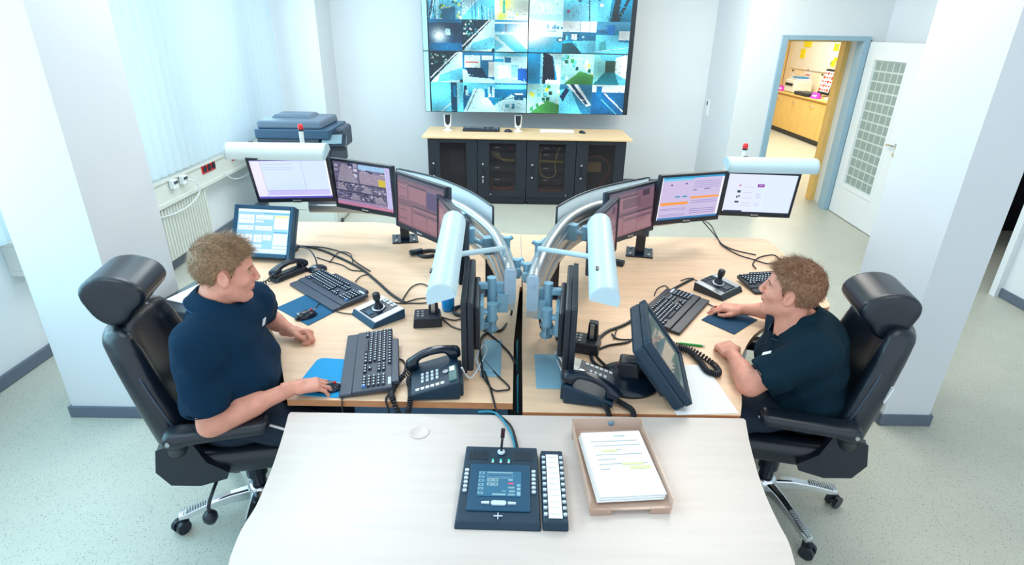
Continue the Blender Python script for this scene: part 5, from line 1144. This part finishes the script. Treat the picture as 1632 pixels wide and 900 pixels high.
        so = q.build('spoke', CHROME, t, .003, M=M_)
        q = MB()
        for i in range(12): q.box((.205+.0105*i, 0, .1262-.0014*i), (.0055, .034, .005), rot=None)
        q.build('foot_tread', SATIN, so, .001, M=M_)
        c_ = MB(); c_.cyl((.32, 0, .055), (.32, 0, .085), .009); c_.box((.325, 0, .05), (.05, .014, .03)); co = c_.build('caster', BLK, t, .003, M=M_)
        a2 = Matrix.Rotation(R(35), 4, 'Z')
        for s in (-1, 1): MB().cyl((0, s*.009, 0), (0, s*.027, 0), .03, n=24).build('wheel', BLK, co, .004, M=M_ @ Matrix.Translation((.335, 0, .03)) @ a2)
    return t
chair((-1.13, 1.99), R(12), R(207), 'black leather office chair under the left operator in front of the big left pillar', -.035, 14.5, .31)
c2 = chair((1.225, 2.085), R(168), R(-6), 'black leather office chair with white side tag under the right operator', -.10)
TV = min((v.co for v in [c for c in c2.children if c.name.startswith('backrest')][0].data.vertices if .755 < v.co.z < .80 and v.co.y > .17), key=lambda v: v.x-v.y*1.2)
MB().box((TV.x, TV.y, TV.z), (.004, .03, .07), rot=Matrix.Rotation(R(-13), 3, 'Y')).build('side_tag', PAPER, c2)
MB().box((TV.x-.0028, TV.y+.0015, TV.z+.008), (.004, .018, .03), rot=Matrix.Rotation(R(-13), 3, 'Y')).build('tag_print', mat('blue print', rgb(40, 60, 140), .6), c2)
# ------------------------------------------------------------ people
def frame(x, up):
    x = Vector(x).normalized(); up = Vector(up); y = up.cross(x).normalized(); z = x.cross(y)
    return np.array([x, y, z])      # rows: local axes in world
def hand_sdf(P, curls, s, thumb):
    # local: x to the fingers, z back of hand, thumb on side s*y
    d = rbox(P, (.052, 0, 0), (.046, .040, .0145), .014)
    d = smin(d, cap(P, (-.03, 0, 0), (.02, 0, 0), .0265, .024), .02)
    d = smin(d, cap(P, (.02, s*.026, -.006), (.05, s*.034, -.008), .016, .014), .012)
    L = ((.043, .025, .021), (.047, .029, .021), (.043, .027, .021), (.034, .021, .019)); yb = (.0305, .0105, -.0105, -.0295)
    f = None
    for i in range(4):
        p = np.array((.090-.006*(i == 3)-.002*(i == 0), s*yb[i], 0.)); a = 0; r_ = (.0094, .0096, .0092, .0082)[i]; sp = s*(.06, .015, -.03, -.09)[i]
        g = cap(P, (.06, s*yb[i]*.9, .0), p, .0105)
        for j in range(3):
            a += R(curls[i][j]); e = p+L[i][j]*np.array((math.cos(a)*math.cos(sp), math.cos(a)*math.sin(sp), -math.sin(a)))
            g = smin(g, cap(P, p, e, r_-.0006*j, r_-.0007*(j+1)), .002); p = e
        f = g if f is None else smin(f, g, .0012)
    d = smin(d, f, .006)
    p = np.array(thumb[0], float)
    g = None
    for e, r0, r1 in zip(thumb[1:], (.0135, .0115, .0105), (.0115, .0105, .0088)):
        e = np.array(e, float); c = cap(P, p*np.array((1, s, 1)), e*np.array((1, s, 1)), r0, r1); g = c if g is None else smin(g, c, .003); p = e
    return smin(d, g, .008)
MOUSEC = [(24, 26, 18), (20, 26, 16), (24, 30, 18), (30, 30, 18)]
MOUSET = [(.02, .028, -.008), (.05, .050, -.016), (.082, .050, -.024), (.104, .042, -.028)]
FISTC = [(58, 88, 55), (64, 90, 55), (68, 90, 55), (72, 88, 52)]
FISTT = [(.02, .028, -.006), (.05, .046, -.018), (.082, .034, -.032), (.10, .014, -.038)]
LOOSEC = [(30, 55, 30), (36, 58, 32), (42, 60, 34), (48, 60, 34)]
LOOSET = [(.02, .028, -.006), (.05, .05, -.014), (.082, .052, -.024), (.104, .04, -.03)]
def face_sdf(P):
    ay = np.abs(P[:, 1]); S = np.stack([P[:, 0], ay, P[:, 2]], 1)
    d = ell(P, (-.012, 0, .032), (.100, .0765, .092))
    d = smin(d, ell(P, (.030, 0, -.035), (.058, .060, .075)), .03)
    d = smin(d, cap(S, (.0, .050, -.058), (.062, .018, -.098), .020, .019), .025)       # jaw
    d = smin(d, ell(P, (.076, 0, -.094), (.020, .024, .018)), .014)                      # chin
    d = smin(d, cap(S, (.075, .012, .030), (.070, .042, .026), .012, .010), .012)        # brow
    d = smin(d, ell(S, (.060, .043, -.022), (.024, .022, .020)), .018)                   # cheek bone
    d = -smin(-d, ell(S, (.098, .031, .008), (.018, .019, .012)), .010)                  # eye socket
    d = smin(d, cap(P, (.090, 0, .016), (.108, 0, -.022), .0075, .0105), .010)           # nose
    d = smin(d, ell(S, (.101, .011, -.026), (.011, .009, .008)), .006)
    d = smin(d, ell(S, (.0695, .031, .008), (.014, .0155, .012)), .003)                  # lids and eyeball
    d = smin(d, ell(P, (.087, 0, -.051), (.013, .026, .0065)), .006); d = smin(d, ell(P, (.085, 0, -.0625), (.013, .022, .007)), .006)
    d = -smin(-d, ell(P, (.102, 0, -.0568), (.012, .024, .0016)), .003)                  # mouth line
    d = smin(d, ell(P, (.070, 0, -.045), (.022, .032, .026)), .015)
    q = S-np.array((-.006, .0785, -.006)); c, s_ = math.cos(.35), math.sin(.35); q = np.stack([q[:, 0]*c-q[:, 1]*s_*-1, -q[:, 0]*s_*1+q[:, 1]*c, q[:, 2]], 1)
    q[:, 0] += .25*q[:, 2]*-1*-1*.6
    e = ell(q, (0, 0, 0), (.0205, .0085, .033)); e = -smin(-e, ell(q, (.003, .010, .003), (.012, .008, .022)), .003)
    e = smin(e, cap(q, (.014, -.002, -.012), (.012, -.001, -.002), .005), .004)
    d = smin(d, e, .004)
    return smin(d, cap(P, (-.020, 0, -.06), (-.050, 0, -.20), .060, .066), .025)
def hairline(x, y):
    return np.interp(x, [-.12, -.07, -.035, -.020, -.004, .014, .022, .030, .040, .052, .070, .1], [-.056, -.060, -.045, .020, .022, -.012, -.005, .030, .050, .060, .074, .084])
def noise3(P, f): return (np.sin(P[:, 0]*f+1.3*np.sin(P[:, 1]*f*.7))*np.sin(P[:, 1]*f*1.1+.9*np.sin(P[:, 2]*f*.8))*np.sin(P[:, 2]*f*.9+2*np.sin(P[:, 0]*f*.6)))
def hair_sdf(P):
    d = smin(ell(P, (-.012, 0, .034), (.102, .0785, .094)), ell(P, (.030, 0, -.035), (.056, .058, .075)), .03)
    d = d-.0065-.005*np.clip((P[:, 2]-.03)/.08, 0, 1)+.0035*noise3(P, 150)+.002*noise3(P, 330)
    g = hairline(P[:, 0], P[:, 1])-P[:, 2]
    d = smin(d, 1e3+0*d, .001)
    d = -smin(-d, -g, .010) if False else np.maximum(d, g)
    ear = ell(np.stack([P[:, 0], np.abs(P[:, 1]), P[:, 2]], 1), (-.004, .086, -.006), (.027, .026, .039))
    return np.maximum(d, -ear)
def person(label, J, az_body, head_az, head_pitch, hands, hair_mat, shirt_mat, seed, belly=.14):
    t = thing('person', label, 'person', (J['pelvis'][0], J['pelvis'][1], .5), 0)
    inv = Matrix.Translation(-t.location)
    fx = np.array((math.cos(az_body), math.sin(az_body), 0)); fy = np.array((-math.sin(az_body), math.cos(az_body), 0))
    A = {k: np.array(v, float) for k, v in J.items()}
    HR = rotm('Z', head_az) @ rotm('Y', head_pitch); hc = A['head']
    NU = fx*.30+np.array((0, 0, .954)); NU = NU/np.linalg.norm(NU)
    def torso(P, g):
        p, c, n = A['pelvis'], A['chest'], A['neck']; b = (p*.52+c*.48)+fx*.035
        d = cap(P, p-fy*.085, p+fy*.085, .125+g)
        d = smin(d, cap(P, b-fy*.075, b+fy*.075, belly+g), .07)
        d = smin(d, cap(P, c-fy*.085+fx*.01, c+fy*.085+fx*.01, .118+g), .08)
        d = smin(d, cap(P, A['shR']*.88+A['shL']*.12, A['shL']*.88+A['shR']*.12, .068+g), .10)
        return smin(d, cap(P, c-fx*.02+np.array((0, 0, .06)), n-fx*.012-np.array((0, 0, .025)), .10+g, .062+g), .09)
    def arms(P, g, cut=None):
        d = None
        for s in 'RL':
            sh, el, wr = A['sh'+s], A['el'+s], A['wr'+s]
            a = smin(cap(P, sh, el, .056+g, .046+g), cap(P, sh+(el-sh)*.15, sh+(el-sh)*.55, .055+g), .03)
            if cut is None:
                fo = smin(cap(P, el, wr, .043, .0285), cap(P, el+(wr-el)*.12, el+(wr-el)*.5, .044, .037), .03); a = smin(a, fo, .02)
            else:
                u_ = (el-sh)/np.linalg.norm(el-sh); e_ = sh+(el-sh)*cut; h_ = (P-e_)@u_
                a = np.maximum(a-.016*np.clip(1+h_/.14, 0, 1), h_)
            d = a if d is None else np.minimum(d, a)
        return d
    def legs(P, g):
        d = cap(P, A['pelvis']-fy*.08, A['pelvis']+fy*.08, .128+g)
        for s, k in (('R', -1), ('L', 1)):
            hp = A['pelvis']+fy*k*.09; kn, an = A['kn'+s], A['an'+s]
            d = smin(d, smin(cap(P, hp, kn, .092+g, .064+g), cap(P, kn, an, .060+g, .045+g), .03), .03)
        return d
    lo = np.minimum.reduce([A[k] for k in A])-.2; hi = np.maximum.reduce([A[k] for k in A])+.2; lo[2] = max(lo[2], .02)
    bv, bq = nets(lambda P: smin(smin(torso(P, -.006), arms(P, -.004), .035), legs(P, -.01), .04), lo, (hi[0], hi[1], A['neck'][2]+.10), .0105)
    parts = [(bv, bq, np.zeros(len(bq)))]
    # head, fine grid in its own frame
    fv, fq = nets(face_sdf, (-.125, -.105, -.20), (.13, .105, .135), .0036)
    cen = fv[fq].mean(1); mi = np.zeros(len(fq)); ay = np.abs(cen[:, 1])
    mi[(((cen[:, 2]+.0570)/.0115)**2+(cen[:, 1]/.025)**2 < 1) & (cen[:, 0] > .078)] = 1
    eye = ((ay-.031)/.0125)**2+((cen[:, 2]-.0065)/.0036)**2 < 1
    mi[(ay > .018) & (ay < .044) & (np.abs(cen[:, 2]-.0118+40*(ay-.031)**2*.35) < .0020) & (cen[:, 0] > .065)] = 4
    mi[eye & (cen[:, 0] > .068)] = 2; mi[eye & (((ay-.031)/.0055)**2+((cen[:, 2]-.0075)/.006)**2 < 1) & (cen[:, 0] > .07)] = 3
    mi[(np.abs(cen[:, 2]-(.0285+.10*(ay-.03)*(ay < .04)-.25*(ay-.04)*(ay >= .04))) < .0042) & (ay > .014) & (ay < .052) & (cen[:, 0] > .05)] = 4
    parts.append((fv@HR.T+hc, fq, mi))
    for s in 'RL':
        h = hands[s]; Fm = frame(h['dir'], h['up']); sg = 1 if s == 'R' else -1
        hv, hq = nets(lambda P: hand_sdf(P, h['curls'], sg, h['thumb']), (-.045, -.075, -.085), (.205, .075, .04), .0032)
        parts.append((hv@Fm+A['wr'+s], hq, np.zeros(len(hq))))
    off = 0; VV, QQ, MM = [], [], []
    for v, q_, m_ in parts: VV.append(v); QQ.append(q_+off); MM.append(m_); off += len(v)
    body = np_obj('body', np.concatenate(VV), np.concatenate(QQ), [SKIN, LIP, EYEW, IRIS, BROW], t, np.concatenate(MM), M=inv)
    # clothing
    def shirt(P):
        d = smin(torso(P, .010), arms(P, .014, .80), .022+.075*np.exp(-np.minimum(((P-A['shR'])**2).sum(1), ((P-A['shL'])**2).sum(1))/.0075))
        q = P-A['chest']; f = q@fx; l = q@fy; z = q[:, 2]
        d = d+.0055*np.sin(f*30+z*44+3*np.sin(l*13))*np.clip(.9-z*3, .15, 1)+.003*np.sin(l*52+z*36+2*np.sin(f*23))*np.sin(f*17+1)
        ng = (P-(A['neck']+fx*.012))@NU; rad = np.linalg.norm((P-A['neck'])-((P-A['neck'])@NU)[:, None]*NU, axis=1)
        d = np.maximum(d, np.where(rad < .10, ng-.010, -1)); d = np.maximum(d, -(np.maximum(rad-.066, -ng-.03)))
        d = np.maximum(d, (A['pelvis'][2]-.03)-P[:, 2]); return d
    sv, sq = nets(shirt, lo, (hi[0], hi[1], A['neck'][2]+.10), .0092); so = np_obj('polo_shirt', sv, sq, shirt_mat, t, M=inv)
    tv, tq = nets(lambda P: np.maximum(legs(P, .006)+.003*np.sin(P[:, 0]*50+P[:, 2]*60), np.maximum(P[:, 2]-A['pelvis'][2]-.09, .09-P[:, 2])), lo, (hi[0], hi[1], .8), .012); tr = np_obj('trousers', tv, tq, TROU, t, M=inv)
    kn, pe = A['knR'] if fy[1]*-1 < 0 else A['knL'], A['pelvis']
    side = 'R' if (fy[1] > 0) else 'L'; sgn = -1 if side == 'R' else 1
    hp = pe+fy*sgn*.09; kn = A['kn'+side]; a0 = hp+(kn-hp)*.45; a1 = hp+(kn-hp)*.62; o3 = fy*sgn*.075+np.array((0, 0, .035))
    MB().tube([Vector(a0+o3+np.array((0, 0, .012))), Vector(a1+o3+np.array((0, 0, .004)))], .005).build('reflective_piping', PIPEW, tr, M=inv)
    for s in 'RL':
        an = A['an'+s]; V, Q = nets(lambda P: smin(rbox((P-an-fx*.06)@np.array([fx, fy, (0, 0, 1)]).T, (0, 0, -.045), (.135, .045, .035), .03), cap(P, an, an-np.array((0, 0, .03)), .05), .03), an-.22, an+.22, .012)
        np_obj('shoe', V, Q, BLK, t, M=inv)
    for s in 'RL':
        sh, el = A['sh'+s], A['el'+s]; u_ = Vector(el-sh).normalized(); e_ = Vector(sh+(el-sh)*.785); b1 = u_.orthogonal().normalized(); b2 = u_.cross(b1)
        MB().tube([e_+(b1*math.cos(a)+b2*math.sin(a))*.0775 for a in (2*math.pi*i/36 for i in range(37))], .0022, 5).build('sleeve_hem', shirt_mat, so, M=inv)
    # collar: folded band open at the front
    q = MB(); N = 40; U = Vector(NU); F0 = Vector(HR @ np.array((1, 0, 0))); Fb = Vector(fx); Fb = (Fb-U*Fb.dot(U)).normalized(); Sd = U.cross(Fb); nb = Vector(A['neck'])
    vs = []
    for i in range(N+1):
        a = R(16+328*i/N); dr_ = Fb*math.cos(a)+Sd*math.sin(a); fr = max(0, math.cos(a)); 
        for r_, z_ in ((.070, .018), (.073, .036-.02*fr), (.079, .036-.02*fr), (.094, .010-.022*fr), (.110+.012*fr, -.020-.045*fr), (.106+.01*fr, -.024-.045*fr), (.086, .002-.02*fr)):
            vs.append(nb+dr_*r_+U*z_)
    q.add(vs, [(7*i+j, 7*i+(j+1) % 7, 7*i+7+(j+1) % 7, 7*i+7+j) for i in range(N) for j in range(7)], 0, True); co_ = q.build('collar', shirt_mat, so, M=inv)
    MB().tube([Vector(vs[7*i+4])+U*.001 for i in range(N+1)], .0019, 5).build('collar_seam', mat('shirt seam', rgb(24, 74, 112), .8), co_, M=inv)
    q = MB(); q.tube([nb+(Fb*math.cos(R(a))+Sd*math.sin(R(a)))*.069+U*(.006-.03*max(0, math.cos(R(a)))) for a in range(-60, 61, 6)], .005).build('undershirt', PAPER, so, M=inv)
    # hair shell plus strands
    hv, hq = nets(hair_sdf, (-.135, -.105, -.09), (.12, .105, .155), .0045)
    rng = np.random.default_rng(seed); tri = hv[hq]; c = tri.mean(1); nrm = np.cross(tri[:, 2]-tri[:, 0], tri[:, 3]-tri[:, 1]); ln = np.linalg.norm(nrm, axis=1); nrm /= np.maximum(ln, 1e-12)[:, None]
    ecl = (((c[:, 0]+.004)/.036)**2+((c[:, 2]+.006)/.046)**2 < 1) & (np.abs(c[:, 1]) > .06); ln = np.where(ecl, 0, ln); pick = rng.choice(len(c), 5200, p=ln/ln.sum()); b0 = c[pick]+(rng.random((5200, 3))-.5)*.004; n0 = nrm[pick]
    outw = np.sign((n0*(b0-np.array((-.012, 0, .03)))).sum(1)); n0 *= outw[:, None]
    flow = np.stack([.75-1.6*(b0[:, 2] < .05), 0*b0[:, 0], -.15-1.2*(b0[:, 2] < .07)], 1)+.55*(rng.random((5200, 3))-.5)
    flow -= (flow*n0).sum(1)[:, None]*n0; flow /= np.linalg.norm(flow, axis=1)[:, None]
    lift = (.30+.35*rng.random(5200)+.55*(b0[:, 2] > .08)*(b0[:, 0] > -.02))[:, None]; L_ = (.010+.010*rng.random(5200)+.006*(b0[:, 2] > .08))[:, None]
    tip = b0+(flow+n0*lift)*L_; sd = np.cross(flow, n0)*.0011
    sv_ = np.stack([b0-sd-n0*.002, b0+sd-n0*.002, tip], 1).reshape(-1, 3)
    ho = np_obj('hair', np.concatenate([hv, sv_]), hq, hair_mat, t)
    me = ho.data; 
    faces = hq.tolist()+[[len(hv)+3*i, len(hv)+3*i+1, len(hv)+3*i+2] for i in range(5200)]
    allv = (np.concatenate([hv, sv_])@HR.T+hc)
    me2 = bpy.data.meshes.new('hair'); me2.from_pydata(allv.tolist(), [], faces); me2.materials.append(hair_mat); me2.polygons.foreach_set('use_smooth', [True]*len(hq)+[False]*5200); me2.transform(inv); me2.update(); ho.data = me2; bpy.data.meshes.remove(me)
    return t, so, inv, A, fx, fy
JL = dict(pelvis=(-1.13, 1.94, .625), chest=(-1.115, 1.91, .90), neck=(-1.085, 1.892, 1.112), head=(-1.04, 1.905, 1.228), shR=(-1.10, 1.71, 1.03), shL=(-1.035, 2.07, 1.03),
          elR=(-1.085, 1.675, .715), elL=(-1.16, 2.34, .835), wrR=(-.825, 1.818, .781), wrL=(-1.005, 2.285, .768), knR=(-.72, 1.82, .565), knL=(-.72, 2.06, .565), anR=(-.70, 1.83, .10), anL=(-.69, 2.08, .10))
handsL = dict(R=dict(dir=(.92, .40, -.06), up=(0, 0, 1), curls=MOUSEC, thumb=MOUSET), L=dict(dir=(.97, -.10, .0), up=(0, .55, .83), curls=[(48, 78, 45), (54, 82, 46), (60, 82, 46), (64, 80, 44)], thumb=FISTT))
pL, shL_, invL, AL, fxL, fyL = person('seated person with light brown hair and navy polo shirt at the left desk', JL, R(14), R(24), R(10), handsL, HAIR1, SHIRT1, 3, .146)
JR = dict(pelvis=(1.30, 2.07, .625), chest=(1.245, 2.06, .84), neck=(1.175, 2.05, 1.005), head=(1.118, 2.05, 1.118), shR=(1.24, 2.245, .935), shL=(1.185, 1.865, .94),
          elR=(1.36, 2.47, .815), elL=(.965, 1.905, .768), wrR=(1.172, 2.562, .779), wrL=(.975, 2.135, .772), knR=(.90, 2.20, .565), knL=(.88, 1.95, .565), anR=(.86, 2.22, .10), anL=(.85, 1.96, .10))
handsR = dict(R=dict(dir=(-.92, .36, -.06), up=(0, 0, 1), curls=MOUSEC, thumb=MOUSET), L=dict(dir=(-.12, .97, -.05), up=(-.25, 0, .95), curls=LOOSEC, thumb=LOOSET))
pR, shR_, invR, AR, fxR, fyR = person('seated person with reddish hair and darker navy polo shirt at the right desk', JR, R(170), R(148), R(-3), handsR, HAIR2, SHIRT2, 8, .145)
for so, inv, A, fx, fy, sg, lab in ((shL_, invL, AL, fxL, fyL, 1, 'a'), (shR_, invR, AR, fxR, fyR, 1, 'b')):
    def pxy(v): v = v-Vector((0, 0, CAM_H)); d_ = v.dot(CF); return Vector((816+FPX*v.dot(CR)/d_, 450+FPX*v.dot(CD)/d_, d_))
    iw = inv.inverted(); tx, ty = (434, 520) if lab == 'a' else (1212, 549); cand = []
    for v in so.data.vertices:
        q_ = pxy(iw @ v.co)
        if abs(q_.x-tx) < 14 and abs(q_.y-ty) < 14: cand.append((q_.z+.004*math.hypot(q_.x-tx, q_.y-ty), v.index))
    vi = min(cand)[1] if cand else 0; c = iw @ so.data.vertices[vi].co; nn = so.data.vertices[vi].normal.copy()
    MB().box((0, 0, 0), (.004, .022, .034)).build('chest_emblem', PAPER, so, .001, M=inv @ Matrix.Translation(c) @ nn.to_track_quat('X', 'Z').to_matrix().to_4x4())
